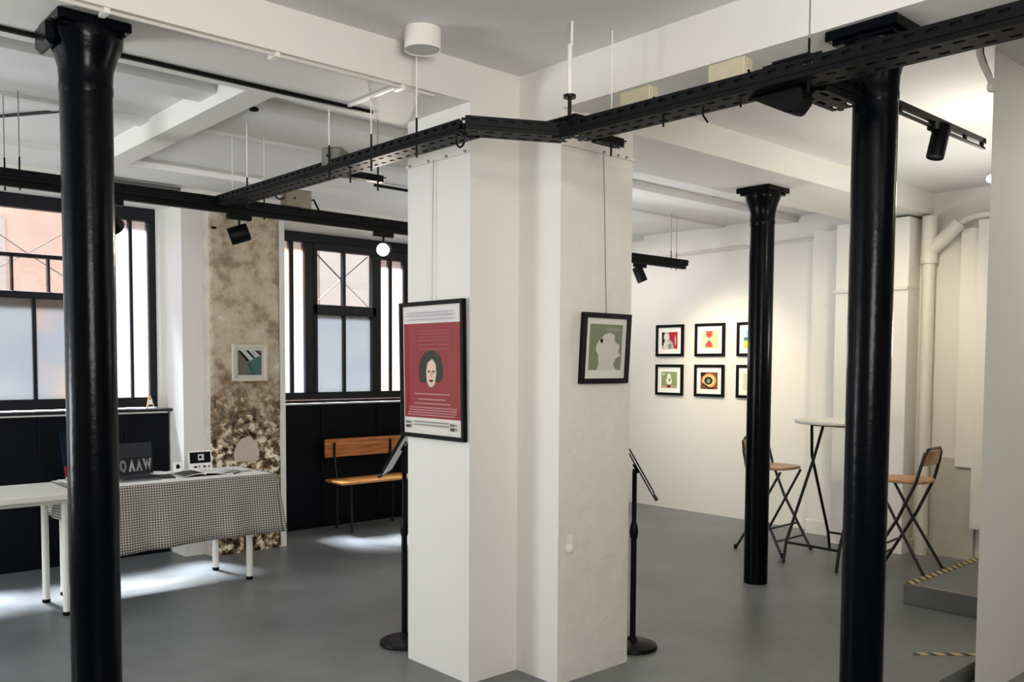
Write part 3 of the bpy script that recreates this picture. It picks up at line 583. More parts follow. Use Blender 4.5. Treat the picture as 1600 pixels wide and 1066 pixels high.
# warm spots washing the far picture wall and the tables
for (loc, aim, e, sp, col) in (((6.2, 5.07, 2.28), (7.36, 5.0, 1.25), 48, 1.5, (1, 0.86, 0.62)),
                          ((5.9, 4.7, 2.45), (7.36, 4.4, 1.2), 16, 1.7, (1, 0.88, 0.70)),
                          ((5.6, 2.6, 2.6), (7.1, 3.3, 1.3), 48, 1.5, (1, 0.86, 0.64)),
                          ((1.6, 0.9, 2.6), (3.15, 2.9, 1.85), 20, 0.9, (1, 0.90, 0.74)),
                          ((0.8, 3.0, 2.6), (2.6, 3.5, 1.3), 2, 1.0, (1, 0.96, 0.92))):
    lamp('SPOT', 'spot_beam', loc, e, col, 0.05, aim=aim, spot=sp, blend=0.9)
t = thing('bulkhead_bulb', 'small glowing bulb high beside the near wall edge', 'lamp', (4.95, 1.72, 2.45))
MB().lathe([(0.002, -0.02), (0.016, -0.014), (0.02, 0.0), (0.016, 0.014), (0.002, 0.02)], (4.95, 1.81, 2.475), 14).build('bulb', GLOW, t)
MB().tube([(4.95, 1.80, 2.475), (4.95, 1.62, 2.475)], 0.010, 8).build('arm', WHT, t)
lamp('POINT', 'bulb_light', (4.95, 1.86, 2.42), 6, WARM, 0.06)
# smoke detector / ceiling lamp
t = thing('ceiling_light', 'white cylindrical ceiling light in front of the left beam', 'ceiling light', (2.18, 3.0, 2.77))
MB().lathe([(0.066, 2.782), (0.075, 2.775), (0.075, CZ)], (2.18, 3.0, 0), 36).build('housing', WHT, t)
MB().lathe([(0.002, 2.779), (0.064, 2.779), (0.064, 2.784), (0.002, 2.784)], (2.18, 3.0, 0), 30).build('diffuser', mat('grey_green_diffuser', 'a9aca0', 0.35), t)
# near white bent conduit at the top of the near wall
t = thing('bent_conduit', 'white bent conduit and clamp at the head of the near wall', 'conduit', (4.08, 1.49, 2.75))
MB().tube([(3.93, 1.50, CZ), (3.94, 1.50, 2.80), (3.98, 1.50, 2.765), (4.04, 1.50, 2.735), (4.085, 1.497, 2.70)], 0.013, 10).build('conduit', WPIPE, t)
MB().tube([(3.97, 1.50, CZ), (3.98, 1.50, 2.81), (4.02, 1.50, 2.775), (4.08, 1.50, 2.74)], 0.004, 6).build('cable', BLK, t)
MB().lathe([(0.022, -0.014), (0.026, 0), (0.022, 0.014)], (4.09, 1.497, 2.695), 14, axis=(0.4, 1, 0)).build('clamp', WPIPE, t)

# ------------------------------------------------------------------ pictures
def flat(name): return mat('print_' + name, name, 0.6, noise=0.06, nscale=25, spec=0.08)
def shape(parent, org, ax, ay, W, H, lvl, kind, pts, col, n=20):
    nrm = Vector(ax).cross(Vector(ay)).normalized(); o3 = Vector(org) + nrm * (0.0006 * lvl)
    if kind == 'r': x0, y0, x1, y1 = pts; poly = [(x0, y0), (x1, y0), (x1, y1), (x0, y1)]
    elif kind == 'e':
        cx, cy, rx_, ry_ = pts; poly = [(cx + rx_ * math.cos(2 * PI * i / n), cy + ry_ * math.sin(2 * PI * i / n)) for i in range(n)]
    else: poly = pts
    return MB().prism([(x * W, y * H) for x, y in poly], 0.0006, tuple(o3), ax, ay).build('printed_shape', flat(col), parent)
def picture(org, ax, ay, W, H, fr, label, base, shapes, matc='efece4', border=0.12, framec=None, depth=0.025, group=None, frm='black', wire=None, border_b=None, glass=True):
    """org: lower-left outer corner on the wall; ax right, ay up"""
    ax, ay = Vector(ax).normalized(), Vector(ay).normalized(); nz_ = ax.cross(ay).normalized(); org = Vector(org)
    t = thing('framed_picture', label, 'picture', tuple(org + ax * W / 2), group=group)
    m = MB()
    for (x0, x1, y0, y1) in ((0, W, 0, fr), (0, W, H - fr, H), (0, fr, fr, H - fr), (W - fr, W, fr, H - fr)):
        m.obox(org + ax * (x0 + x1) / 2 + ay * (y0 + y1) / 2 + nz_ * depth / 2, ax, ay, nz_, x1 - x0, y1 - y0, depth)
    m.build('frame', framec or BLK, t, bevel=0.002)
    m = MB().obox(org + ax * W / 2 + ay * H / 2 + nz_ * depth * 0.25, ax, ay, nz_, W - 2 * fr + 0.004, H - 2 * fr + 0.004, depth * 0.5); m.build('mount', flat(matc), t)
    iw, ih = W - 2 * fr, H - 2 * fr; b0 = border * iw; b1 = border * iw if border_b is None else border_b * iw
    o2 = org + ax * (fr + b0) + ay * (fr + b1) + nz_ * (depth * 0.5 + 0.0005); aw, ah = iw - 2 * b0, ih - b0 - b1
    art = MB().prism([(0, 0), (aw, 0), (aw, ah), (0, ah)], 0.0008, tuple(o2), ax, ay).build('artwork', flat(base), t)
    for i, (k, pts, c) in enumerate(shapes): shape(art, o2 + nz_ * 0.0008, ax, ay, aw, ah, i + 0.3, k, pts, c)
    if glass:
        m = MB().obox(org + ax * W / 2 + ay * H / 2 + nz_ * depth * 0.86, ax, ay, nz_, iw + 0.002, ih + 0.002, 0.001); m.build('glass', PGLASS, t)
    if wire:
        tp = org + ax * W / 2 + ay * (H - 0.005) + nz_ * 0.006
        MB().tube([tuple(tp), wire], 0.0018, 5).build('hanging_wire', GREYR, t)
    return t
# red poster on the pillar (face x=2.57, seen right = -y)
hair = [(0.30, 0.40), (0.27, 0.48), (0.30, 0.58), (0.37, 0.63), (0.46, 0.655), (0.55, 0.655), (0.66, 0.61), (0.70, 0.53), (0.70, 0.44), (0.64, 0.40), (0.58, 0.41), (0.42, 0.40)]
face = [(0.42, 0.41), (0.41, 0.49), (0.44, 0.56), (0.52, 0.59), (0.58, 0.55), (0.59, 0.47), (0.56, 0.39), (0.51, 0.365), (0.46, 0.37)]
sh = [('r', (0, 0.875, 1, 1), 'd9d4d2'), ('r', (0, 0, 1, 0.115), 'd9d5cb'), ('p', hair, '1f2422'), ('p', face, 'd9bfa2'), ('e', (0.50, 0.415, 0.035, 0.012), '5a1d1c'), ('e', (0.46, 0.49, 0.02, 0.008), '2c2320'), ('e', (0.545, 0.49, 0.02, 0.008), '2c2320'), ('p', [(0.50, 0.49), (0.52, 0.49), (0.525, 0.445), (0.49, 0.445)], 'c2a184')]
for y, x0, x1 in ((0.305, 0.2, 0.82), (0.262, 0.27, 0.75), (0.228, 0.2, 0.85), (0.195, 0.1, 0.95), (0.175, 0.1, 0.95), (0.155, 0.08, 0.95), (0.135, 0.08, 0.92)): sh.append(('r', (x0, y, x1, y + 0.009), 'b9827d'))
for y in (0.81, 0.785, 0.76, 0.735, 0.70, 0.665): sh.append(('r', (0.3, y, 0.85, y + 0.006), 'a8605f'))
for y in (0.055, 0.08): sh.append(('r', (0.2, y, 0.82, y + 0.010), '8f8b84'))
for x in (0.06, 0.86): sh += [('r', (x, 0.03, x + 0.07, 0.055), '4c4a47'), ('r', (x, 0.065, x + 0.07, 0.085), '6c6a66')]
for y in (0.955, 0.93, 0.90): sh.append(('r', (0.1, y, 0.9, y + 0.010), 'b3acb0'))
t = picture((2.569, 3.690, 1.135), (0, -1, 0), (-0.016, 0, 1), 0.508, 0.662, 0.020, 'black framed red poster with a dark-haired face, on the left side of the pillar', '8e2a30', sh, matc='ded9d2', border=0.02, wire=(2.556, 3.43, 2.466))
# green picture on the pillar's right face, hanging forward
sil = [(0.25, 0.0), (0.30, 0.12), (0.27, 0.35), (0.20, 0.42), (0.21, 0.55), (0.30, 0.66), (0.45, 0.78), (0.60, 0.82), (0.74, 0.78), (0.78, 0.62), (0.92, 0.55), (0.90, 0.40), (0.97, 0.32), (0.82, 0.25), (0.75, 0.12), (0.85, 0.0)]
picture((2.985, 2.884, 1.408), (1, 0, 0), (0.035, -0.03, 1), 0.335, 0.335, 0.024, 'black framed green print of a pale silhouette, on the right side of the pillar', '7c8467', [('p', sil, 'c9c6ba'), ('e', (0.36, 0.64, 0.045, 0.05), '15140f'), ('r', (0.5, 0.86, 0.9, 0.92), '8f8f84')], matc='d8d9cc', border=0.10, border_b=0.14, wire=(3.14, 2.874, 2.496))
# six small square pictures on the far wall
cols_y = (5.952, 5.452, 4.955)
arts = {
 (0, 0): ('black framed small picture, red and grey abstract, upper left of the six', 'b8b3a8', [('r', (0, 0.2, 0.18, 1), '2a2724'), ('p', [(0.45, 1), (1, 1), (1, 0), (0.78, 0.05), (0.7, 0.4), (0.5, 0.55)], 'b0303c'), ('e', (0.3, 0.72, 0.17, 0.2), 'e6ddd0'), ('e', (0.32, 0.25, 0.2, 0.24), 'd9d4c6'), ('r', (0.42, 0.0, 0.62, 0.3), '7f948c'), ('e', (0.88, 0.5, 0.06, 0.3), 'd98a8a')]),
 (1, 0): ('black framed small picture with two red blots on cream, upper middle of the six', 'ecd8b0', [('r', (0.7, 0.0, 1, 1), 'd2cb9b'), ('p', [(0.28, 1), (0.66, 1), (0.66, 0.75), (0.52, 0.6), (0.42, 0.6), (0.28, 0.76)], 'd05a48'), ('p', [(0.26, 0.08), (0.68, 0.08), (0.66, 0.3), (0.5, 0.47), (0.42, 0.47), (0.26, 0.25)], 'd05a48'), ('e', (0.47, 0.80, 0.08, 0.07), 'b53f38'), ('e', (0.47, 0.26, 0.08, 0.07), 'b53f38')]),
 (2, 0): ('black framed small picture, blue over yellow, upper one cut by the distant column', 'd7d9a0', [('r', (0, 0.6, 1, 1), 'a9c3cc'), ('r', (0, 0.42, 1, 0.6), '3f7c78'), ('r', (0, 0.0, 1, 0.42), 'dcc452'), ('e', (0.4, 0.15, 0.2, 0.12), 'cf7a3a')]),
 (0, 1): ('black framed small picture, pale pear shape on green, lower left of the six', '8d9a6a', [('r', (0, 0.0, 1, 0.16), 'b59c86'), ('e', (0.5, 0.42, 0.19, 0.24), 'dfe3c8'), ('e', (0.5, 0.68, 0.13, 0.22), 'dfe3c8'), ('e', (0.55, 0.5, 0.06, 0.07), '5f6a4c'), ('p', [(0.38, 0.2), (0.62, 0.2), (0.58, 0.02), (0.42, 0.02)], '6b2430'), ('e', (0.15, 0.85, 0.1, 0.08), 'c4cca6')]),
 (1, 1): ('black framed small picture, orange ring round a dark centre, lower middle of the six', '7c4a38', [('r', (0, 0.75, 0.3, 1), '33241f'), ('e', (0.5, 0.5, 0.42, 0.42), 'e8a860'), ('e', (0.5, 0.5, 0.33, 0.31), 'f0c98c'), ('e', (0.47, 0.50, 0.25, 0.24), '2c3a2c'), ('e', (0.48, 0.48, 0.09, 0.13), '8d9480'), ('p', [(0.1, 0.3), (0.5, 0.0), (0.8, 0.05), (0.78, 0.12), (0.5, 0.12), (0.18, 0.36)], '3a1c18')]),
 (2, 1): ('black framed small picture, pale green, lower one cut by the distant column', 'c3c8ac', [('r', (0.2, 0.2, 0.8, 0.8), 'd3d6c2'), ('e', (0.4, 0.4, 0.15, 0.2), 'b2b89a')]),
}
for (ci, ri), (lab, base, shp) in arts.items():
    picture((7.36, cols_y[ci], 1.583 if ri == 0 else 1.180), (0, -1, 0), (0, 0, 1), 0.355, 0.328 if ri == 0 else 0.320, 0.028, lab, base, shp, matc='f2efe6', border=0.16, group='six small square pictures', glass=False)
# picture on plaster pier
picture((2.965, 6.583, 1.352), (1, 0, 0), (0, 0, 1), 0.288, 0.285, 0.022, 'white framed picture of grey steps over teal, on the bare plaster pier', '6f675a',
        [('p', [(0.42, 0.0), (0.60, 0.0), (1, 0.0), (1, 0.85), (0.62, 0.68), (0.40, 0.55)], '4f6a6c'), ('p', [(0.0, 1.0), (0.10, 1.0), (0.50, 0.58), (0.36, 0.56)], '191b1a'), ('p', [(0.10, 1.0), (0.32, 1.0), (0.66, 0.66), (0.50, 0.58)], 'b9bab5'), ('p', [(0.32, 1.0), (0.44, 1.0), (0.72, 0.70), (0.66, 0.66)], '151817'), ('p', [(0.44, 1.0), (0.70, 1.0), (0.95, 0.80), (0.72, 0.70)], 'b4b6b2'), ('p', [(0.70, 1.0), (0.80, 1.0), (1.0, 0.86), (0.95, 0.80)], '1b1e1e'), ('p', [(0.42, 0.48), (0.5, 0.44), (0.7, 0.05), (0.62, 0.0)], '3d5a4c')],
        matc='cfc9be', border=0.10, framec=mat('off_white_frame', 'ccc5b8', 0.5), glass=False)

# ------------------------------------------------------------------ furniture
def leg_tube(parent, x, y, z1, r_=0.021):
    o = MB().tube([(x, y, 0.022), (x, y, z1)], r_, 16).build('leg', WMET, parent)
    MB().lathe([(0.022, 0), (0.024, 0.006), (0.024, 0.018), (0.018, 0.024)], (x, y, 0), 14).build('foot_cap', BLK, o)
    return o
t = thing('trestle_table', 'white table at the far left edge, left of the iron column', 'table', (0.9, 5.77, 0))
B(0.15, 1.54, 5.47, 6.06, 0.705, 0.742).build('tabletop', WMET, t, bevel=0.006, seg=2)
for x, y in ((1.485, 6.0), (1.50, 5.62), (0.25, 6.0), (0.25, 5.62)): leg_tube(t, x, y, 0.705)
B(0.25, 1.49, 5.615, 5.635, 0.665, 0.705).build('apron', WMET, t); B(0.25, 1.49, 5.99, 6.01, 0.665, 0.705).build('apron', WMET, t)
t = thing('trestle_table', 'white table under the gingham cloth, right of the left iron column', 'table', (2.2, 5.88, 0))
B(1.57, 2.83, 5.60, 6.17, 0.70, 0.735).build('tabletop', WMET, t, bevel=0.004)
for x, y in ((1.62, 6.12), (1.62, 5.66), (2.635, 6.15), (2.70, 5.74)): leg_tube(t, x, y, 0.70)
# gingham cloth: white-looking top overlay is paper; cloth drapes front and left end
def cloth():
    m = MB(); uv = []
    nx = 64; x0, x1 = 1.565, 2.835
    prof = [(6.05, 0.737, 0.0), (5.60, 0.7375, 0.45), (5.588, 0.732, 0.46)] + [(5.585 - 0.004 * k, 0.732 - 0.05 * k, 0.46 + 0.05 * k) for k in range(1, 9)]
    for j, (y, z, vv) in enumerate(prof):
        for i in range(nx + 1):
            x = x0 + (x1 - x0) * i / nx; k = max(0, j - 2) / 8
            wv = 0.011 * k * (math.sin(x * 17) + 0.6 * math.sin(x * 29 + 1))
            xs_ = x + (0.055 * k if i == nx else 0.03 * k * (i / nx) ** 6)
            m.v.append((xs_, y + wv, z + 0.012 * k * math.sin(x * 3.1))); uv.append((x, vv))
    for j in range(len(prof) - 1):
        for i in range(nx):
            a = j * (nx + 1) + i; m.f.append((a, a + nx + 1, a + nx + 2, a + 1))
    # end flaps
    for (xe, sgn, hh) in ((1.562, -1, 0.21), (2.837, 1, 0.36)):
        b0 = len(m.v); ny = 24
        for j in range(8):
            for i in range(ny + 1):
                y = 5.59 + 0.56 * i / ny; k = j / 7
                m.v.append((xe + sgn * 0.03 * k + 0.008 * k * math.sin(y * 25), y, 0.737 - hh * k * (1 if i > 0 else 1))); uv.append((hh * k, y))
        for j in range(7):
            for i in range(ny):
                a = b0 + j * (ny + 1) + i; q = (a, a + 1, a + ny + 2, a + ny + 1); m.f.append(q if sgn > 0 else q[::-1])
    m.sm = True
    o = m.build('tablecloth', GING); me = o.data; me.set_sharp_from_angle(angle=math.radians(50))
    ul = me.uv_layers.new(name='UVMap')
    for lp in me.loops: ul.data[lp.index].uv = uv[lp.vertex_index]
    s = o.modifiers.new('thickness', 'SOLIDIFY'); s.thickness = 0.0015
    return o
tag(cloth(), 'black and white gingham cloth hanging over the front of the white table', 'tablecloth')
o = MB().prism([(1.60, 5.605), (2.80, 5.605), (2.80, 6.16), (1.60, 6.16)], 0.0015, (0, 0, 0.739)).build('table_runner', PAPER); tag(o, 'plain white cover lying on top of the gingham cloth', 'table cover')
ZT = 0.7408
# things on the tables
def tilted(name, label, cat, cx, cy, z, W, H, lean, m, yaw=0.0, th=0.006, shapes=(), foot=True, group=None):
    t = thing(name, label, cat, (cx, cy, z), yaw, group=group); ay = Vector((0, math.sin(lean), math.cos(lean))); ax = Vector((1, 0, 0)); nz_ = ax.cross(ay)
    bd = MB().obox(Vector((0, 0, 0.001)) + ay * H / 2, ax, ay, nz_, W, H, th).build('board', m, t, local=True)
    for i, (k, pts, c) in enumerate(shapes):
        nrm = nz_; o3 = Vector((-W / 2, 0, 0.001)) + nrm * (th / 2 + 0.0006 * i)
        if k == 'r': x0, y0, x1, y1 = pts; poly = [(x0, y0), (x1, y0), (x1, y1), (x0, y1)]
        elif k == 'e': poly = [(pts[0] + pts[2] * math.cos(a * PI / 8), pts[1] + pts[3] * math.sin(a * PI / 8)) for a in range(16)]
        else: poly = pts
        MB().prism([(x * W, y * H) for x, y in poly], 0.0008, tuple(o3), ax, ay).build('printed_shape', flat(c), bd, local=True)
    if foot: MB().tube([(0, math.sin(lean) * H * 0.6 + 0.004, math.cos(lean) * H * 0.6), (0, math.sin(lean) * H * 0.6 + H * 0.32, 0.003)], 0.003, 6).build('prop', BLK, t, local=True)
    return t
tilted('display_board', 'dark blue board with a red lower part, leaning behind the left column', 'board', 1.745, 6.05, 0.743, 0.27, 0.31, 0.2, flat('141d33'), 0.25, shapes=[('r', (0, 0, 1, 0.30), 'a02438'), ('r', (0, 0, 1, 0.08), 'd9d4d2'), ('p', [(0.3, 0.75), (0.5, 0.72), (0.75, 0.85), (0.5, 0.92)], '5b6b88'), ('r', (0.15, 0.55, 0.6, 0.60), '3a4866')])
tilted('display_board', 'dark grey panel with pale lettering-like marks, right of the left column', 'board', 2.06, 6.08, ZT, 0.24, 0.215, 0.15, flat('27282b'), 0.05, shapes=[('r', (0, 0.55, 1, 1), '333539'), ('e', (0.18, 0.30, 0.09, 0.19), '77787a'), ('e', (0.18, 0.30, 0.04, 0.10), '27282b'), ('p', [(0.32, 0.12), (0.42, 0.5), (0.50, 0.12), (0.45, 0.12), (0.42, 0.3), (0.38, 0.12)], 'a7a7a8'), ('p', [(0.52, 0.12), (0.62, 0.5), (0.70, 0.12), (0.65, 0.12), (0.62, 0.3), (0.58, 0.12)], '8d8d90'), ('p', [(0.72, 0.5), (0.80, 0.12), (0.84, 0.36), (0.90, 0.12), (0.96, 0.5), (0.91, 0.5), (0.88, 0.3), (0.84, 0.5), (0.80, 0.3), (0.77, 0.5)], '9b9b9e')])
tilted('table_sign', 'black sign with a white square and white base strip on the table', 'sign', 2.505, 6.08, ZT, 0.165, 0.135, 0.12, flat('f0efec'), 0.0, shapes=[('r', (0.05, 0.36, 0.95, 0.93), '0c0d10'), ('r', (0.40, 0.50, 0.66, 0.82), 'c9cacb'), ('r', (0.45, 0.60, 0.56, 0.74), '0c0d10'), ('r', (0.2, 0.12, 0.34, 0.22), '333333'), ('r', (0.42, 0.1, 0.46, 0.24), '333333'), ('r', (0.6, 0.12, 0.72, 0.22), '333333'), ('p', [(0.80, 0.12), (0.9, 0.12), (0.85, 0.26)], '333333')])
tilted('price_card', 'small white card with a black mark, left of the black table sign', 'card', 2.345, 6.08, ZT, 0.06, 0.068, 0.12, PAPER, 0.0, shapes=[('p', [(0.3, 0.3), (0.7, 0.32), (0.78, 0.55), (0.5, 0.8), (0.32, 0.66)], '101014')])
def stack(x, y, sizes, label, cols, rot=0.0, cat='booklet', name='booklet', group=None):
    z = ZT
    for i, (a, b2, h) in enumerate(sizes):
        t = thing(name, label[i], cat, (x, y, z), rot + 0.07 * (i % 3 - 1), group=group)
        B(-a / 2, a / 2, -b2 / 2, b2 / 2, 0, h).build('cover', flat(cols[i]), t, local=True); B(-a / 2 + 0.002, a / 2 + 0.0005, -b2 / 2 + 0.002, b2 / 2 + 0.0005, h * 0.2, h * 0.8).build('pages', PAPER, t, local=True)
        z += h + 0.0005
stack(1.98, 5.83, [(0.25, 0.18, 0.010), (0.24, 0.17, 0.009), (0.22, 0.16, 0.008)], ['bottom booklet of the dark stack near the front of the table', 'middle booklet of the dark stack near the front of the table', 'top booklet of the dark stack near the front of the table'], ['77787a', '46484c', '2c2e33'], 0.05, group='stacked booklets on the cloth')
stack(2.15, 5.87, [(0.15, 0.19, 0.007)], ['single dark booklet right of the stacked booklets'], ['2a2b2e'], -0.1)
# open magazine
t = thing('open_magazine', 'open black-covered magazine lying on the white cloth', 'magazine', (2.40, 5.85, ZT))
m = MB(); prof = [(-0.14, 0.002), (-0.07, 0.014), (-0.01, 0.016), (0, 0.006), (0.01, 0.016), (0.07, 0.012), (0.14, 0.002)]
m.prism([(x, z + 0.004) for x, z in prof] + [(x, z) for x, z in prof[::-1]], 0.20, (0, 0.10, 0), (1, 0, 0), (0, 0, 1)); m.build('pages', PAPER, t, local=True)
m = MB().prism([(-0.14, 0.0068), (-0.07, 0.0188), (-0.012, 0.0208), (-0.012, 0.0222), (-0.07, 0.0202), (-0.14, 0.0082)], 0.20, (0, 0.10, 0), (1, 0, 0), (0, 0, 1)); m.build('dark_page', BLK, t, local=True)
m = MB().prism([(-0.145, 0), (0.145, 0), (0.145, 0.001), (-0.145, 0.001)], 0.21, (0, 0.105, 0), (1, 0, 0), (0, 0, 1)); m.build('cover', BLK, t, local=True)
for (x, y, r_, lab) in ((2.56, 5.90, 0.2, 'loose white sheet right of the open magazine'), (2.66, 5.98, -0.3, 'loose white sheet at the right end of the table'), (2.24, 6.05, 0.5, 'loose white sheet behind the booklets')):
    t = thing('paper_sheet', lab, 'paper', (x, y, ZT + 0.001), r_); m = MB(); n = 8
    for j in range(2):
        for i in range(n + 1): m.v.append((-0.075 + 0.15 * i / n, -0.1 + 0.2 * j, 0.002 + 0.006 * math.sin(PI * i / n)))
    m.f = [(i, i + 1, i + n + 2, i + n + 1) for i in range(n)]; m.build('sheet', PAPER, t, local=True)
    B(-0.05, 0.0, -0.07, -0.065, 0.0085, 0.009).build('printed_line', flat('4c4a47'), t, local=True)
for k, (x, y, lab) in enumerate(((2.70, 5.80, 'small pen nearest the table end'), (2.62, 5.75, 'small pen lying by the open magazine'))):
    t = thing('pen', lab, 'pen', (x, y, ZT), 0.6 * k + 0.2); MB().tube([(-0.06, 0, 0.005), (0.05, 0, 0.005)], 0.004, 8).build('barrel', BLK if k else GREYR, t, local=True); MB().tube([(0.05, 0, 0.005), (0.066, 0, 0.005)], 0.004, 8, r2=0.001).build('tip', GREYR, t, local=True)
# figurine easel on the sill
t = thing('small_easel', 'tiny wooden easel standing on the black window sill', 'easel', (2.49, 7.0, 1.136))
w_ = mat('pale_wood', 'd9b98d', 0.5)
for dx in (-0.03, 0.03): MB().tube([(2.49 + dx, 6.99, 1.1365), (2.49 + dx * 0.15, 7.01, 1.235)], 0.004, 6).build('leg', w_, t)
MB().tube([(2.49, 7.05, 1.1365), (2.49, 7.012, 1.23)], 0.004, 6).build('leg', w_, t); B(2.463, 2.517, 6.985, 6.995, 1.165, 1.171).build('shelf', w_, t)
B(2.475, 2.505, 6.990, 6.994, 1.171, 1.205).build('tiny_canvas', PAPER, t)

# bench
t = thing('bench', 'wooden bench with an orange backrest against the black wall', 'bench', (4.42, 6.85, 0))
B(4.03, 4.90, 7.02, 7.045, 0.645, 0.81).build('backrest', WOODB, t, bevel=0.008, seg=2)
B(3.99, 4.80, 6.66, 6.96, 0.435, 0.462).build('seat', WOODS, t, bevel=0.010, seg=3)
for x in (4.12, 4.72):
    MB().tube([(x, 6.98, 0.0), (x, 6.97, 0.44), (x, 7.012, 0.60), (x, 7.012, 0.78)], 0.012, 10).build('rear_leg', BLKM, t)
    MB().tube([(x, 6.72, 0.0), (x, 6.74, 0.43)], 0.013, 10).build('front_leg', BLKM, t)
    MB().tube([(x, 6.70, 0.428), (x, 6.97, 0.428)], 0.010, 8).build('seat_bearer', BLKM, t)

# music stands
def music_stand(x, y, d, top, tiltv, label, ext, panel):
    """d: horizontal direction the reader stands in"""
    t = thing('music_stand', label, 'music stand', (x, y, 0), group='black music stands')
    MB().lathe([(0.128, 0), (0.132, 0.006), (0.128, 0.020), (0.10, 0.032), (0.03, 0.042), (0.018, 0.06)], (x, y, 0), 40).build('base', BLK, t)
    MB().tube([(x, y, 0.04), (x, y, 0.60)], 0.0155, 14).build('lower_pole', BLK, t)
    MB().lathe([(0.016, 0.58), (0.020, 0.59), (0.023, 0.62), (0.019, 0.65), (0.013, 0.67)], (x, y, 0), 16).build('clutch', BLK, t)
    MB().tube([(x, y, 0.64), (x, y, top)], 0.0125, 12).build('upper_pole', BLK, t)
    dv = Vector((d[0], d[1], 0)).normalized(); sd = Vector((-dv.y, dv.x, 0)); up = (-dv * math.sin(tiltv) + Vector((0, 0, 1)) * math.cos(tiltv)); nr = sd.cross(up)
    if nr.dot(dv) < 0: nr = -nr
    c = Vector((x, y, top)) + nr * 0.014 + up * ext
    MB().obox(c, sd, up, nr, 0.30, 0.31, 0.005).build('desk', BLK, t)
    MB().obox(c - up * 0.152 + nr * 0.008, sd, up, nr, 0.30, 0.005, 0.014).build('lip', BLK, t)
    MB().obox(c + nr * 0.005, sd, up, nr, 0.22, 0.25, 0.004).build('white_sheet', PAPER, t)
    MB().obox(c + nr * 0.013 + up * 0.01, sd, up, nr, 0.24, 0.26, 0.005).build('clipboard', BLK, t)
    if panel: o = MB().obox(c - nr * 0.006, sd, up, nr, 0.27, 0.27, 0.003).build('back_sheen', mat('pale_sheen_paint', 'e4e8ee', 0.35, noise=0.15, nscale=30), t); tag(o, 'pale plate painted as the light reflected on the desk back')  # pale colour stands in for light reflected on the desk's back
    MB().obox(Vector((x, y, top)) + nr * 0.006, sd, up, nr, 0.03, 0.05, 0.012).build('hinge', BLK, t)
music_stand(2.692, 3.868, (-0.72, 0.69), 1.06, 0.53, 'black music stand behind the left edge of the pillar', -0.03, True)
music_stand(3.562, 3.018, (0.70, -0.71), 0.95, 0.52, 'black music stand beside the right edge of the pillar', -0.02, False)

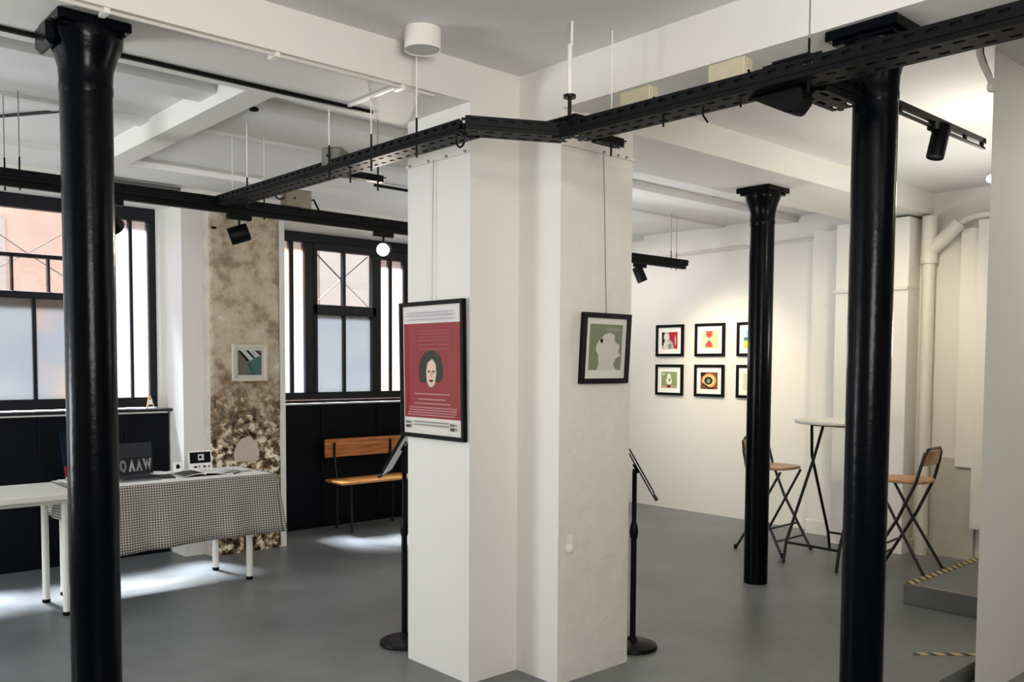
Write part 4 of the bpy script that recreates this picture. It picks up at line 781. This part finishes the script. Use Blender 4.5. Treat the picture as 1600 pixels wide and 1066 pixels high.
# bar stools
def stool():
    t = thing('bar_stool', '', 'stool', (0, 0, 0), 0, group='folding bar stools')
    # local: faces +y, front feet at y=+0.2, rear feet y=-0.2
    for s_ in (-1, 1):
        x = 0.2 * s_
        MB().tube([(x * 1.12, 0.21, 0.012), (x, -0.02, 0.42), (x, -0.135, 0.68), (x * 0.97, -0.165, 0.80), (x * 0.86, -0.185, 0.885), (x * 0.6, -0.19, 0.915)], 0.0115, 10).build('back_frame', STOOLM, t, local=True)
        x = 0.165 * s_
        MB().tube([(x * 1.2, -0.22, 0.012), (x, 0.0, 0.39), (x * 0.95, 0.145, 0.655)], 0.0105, 10).build('leg', STOOLM, t, local=True)
        for (fx, fy) in ((0.224 * s_, 0.213), (0.198 * s_, -0.223)): MB().lathe([(0.014, 0), (0.015, 0.02), (0.012, 0.035)], (fx, fy, 0), 10).build('foot_cap', BLK, t, local=True)
    MB().tube([(-0.215, 0.155, 0.115), (0.215, 0.155, 0.115)], 0.009, 8).build('cross_bar', STOOLM, t, local=True)
    MB().tube([(-0.21, 0.10, 0.21), (0.21, 0.10, 0.21)], 0.009, 8).build('foot_rest', STOOLM, t, local=True)
    MB().tube([(-0.12, -0.19, 0.915), (0.12, -0.19, 0.915)], 0.0115, 8).build('top_rail', STOOLM, t, local=True)
    n = 28; poly = []
    for i in range(n):
        a = 2 * PI * i / n; cx_, cy_ = math.cos(a), math.sin(a); k = 0.185
        poly.append((k * (abs(cx_) ** 0.6) * (1 if cx_ > 0 else -1), 0.18 * (abs(cy_) ** 0.6) * (1 if cy_ > 0 else -1) + 0.0))
    MB().prism(poly, 0.022, (0, 0, 0.668)).build('seat', WOODP, t, local=True, bevel=0.007, seg=2)
    m = MB(); nn = 10; vs = []
    for zz in (0.80, 0.90):
        for th_ in (0, 0.014):
            for i in range(nn + 1):
                u = -1 + 2 * i / nn; vs.append((0.18 * u, -0.165 - 0.025 * (1 - u * u) - (zz - 0.8) * 0.22 + th_, zz))
    m.v = vs; k = nn + 1
    for i in range(nn):
        m.f += [(i, i + 1, i + 1 + 2 * k, i + 2 * k), (i + k, i + 3 * k, i + 1 + 3 * k, i + 1 + k), (i, i + k, i + 1 + k, i + 1), (i + 2 * k, i + 1 + 2 * k, i + 1 + 3 * k, i + 3 * k)]
    m.f += [(0, 2 * k, 3 * k, k), (nn, nn + k, nn + 3 * k, nn + 2 * k)]
    m.sm = True; m.build('backrest', WOODP, t, local=True)
    return t
s1 = stool(); s1.location = (6.34, 3.90, 0); s1.rotation_euler = (0, 0, PI + 0.02); s1['label'] = 'folding bar stool with wooden seat behind the distant iron column'
dup(s1, (6.36, 2.84, 0), 0.10, 'folding bar stool with wooden seat beside the hazard-taped step')
# bar table
t = thing('bar_table', 'round white folding bar table between the two stools', 'table', (6.31, 3.38, 0))
c = (6.31, 3.36)
MB().lathe([(0.285, 1.055), (0.30, 1.06), (0.302, 1.075), (0.296, 1.085)], (c[0], c[1], 0), 48).build('tabletop', mat('white_laminate', 'd8d6cc', 0.35, noise=0.05), t)
for s_ in (-1, 1):
    for k in (-1, 1):
        y0, y1 = c[1] + 0.215 * s_, c[1] + 0.15 * s_
        MB().tube([(c[0] + 0.35 * k, y0, 0.0), (c[0] + 0.315 * k, y0, 0.16), (c[0], (y0 + y1) / 2 + 0.012 * k, 0.80), (c[0] - 0.09 * k, y1, 1.045)], 0.0115, 10).build('leg', BLKM, t)
for k in (-1, 1):
    MB().tube([(c[0] + 0.315 * k, c[1] - 0.215, 0.155), (c[0] + 0.315 * k, c[1] + 0.215, 0.155)], 0.010, 8).build('cross_bar', BLKM, t)
    MB().tube([(c[0] + 0.09 * k, c[1] - 0.15, 1.045), (c[0] + 0.09 * k, c[1] + 0.15, 1.045)], 0.010, 8).build('top_bar', BLKM, t)
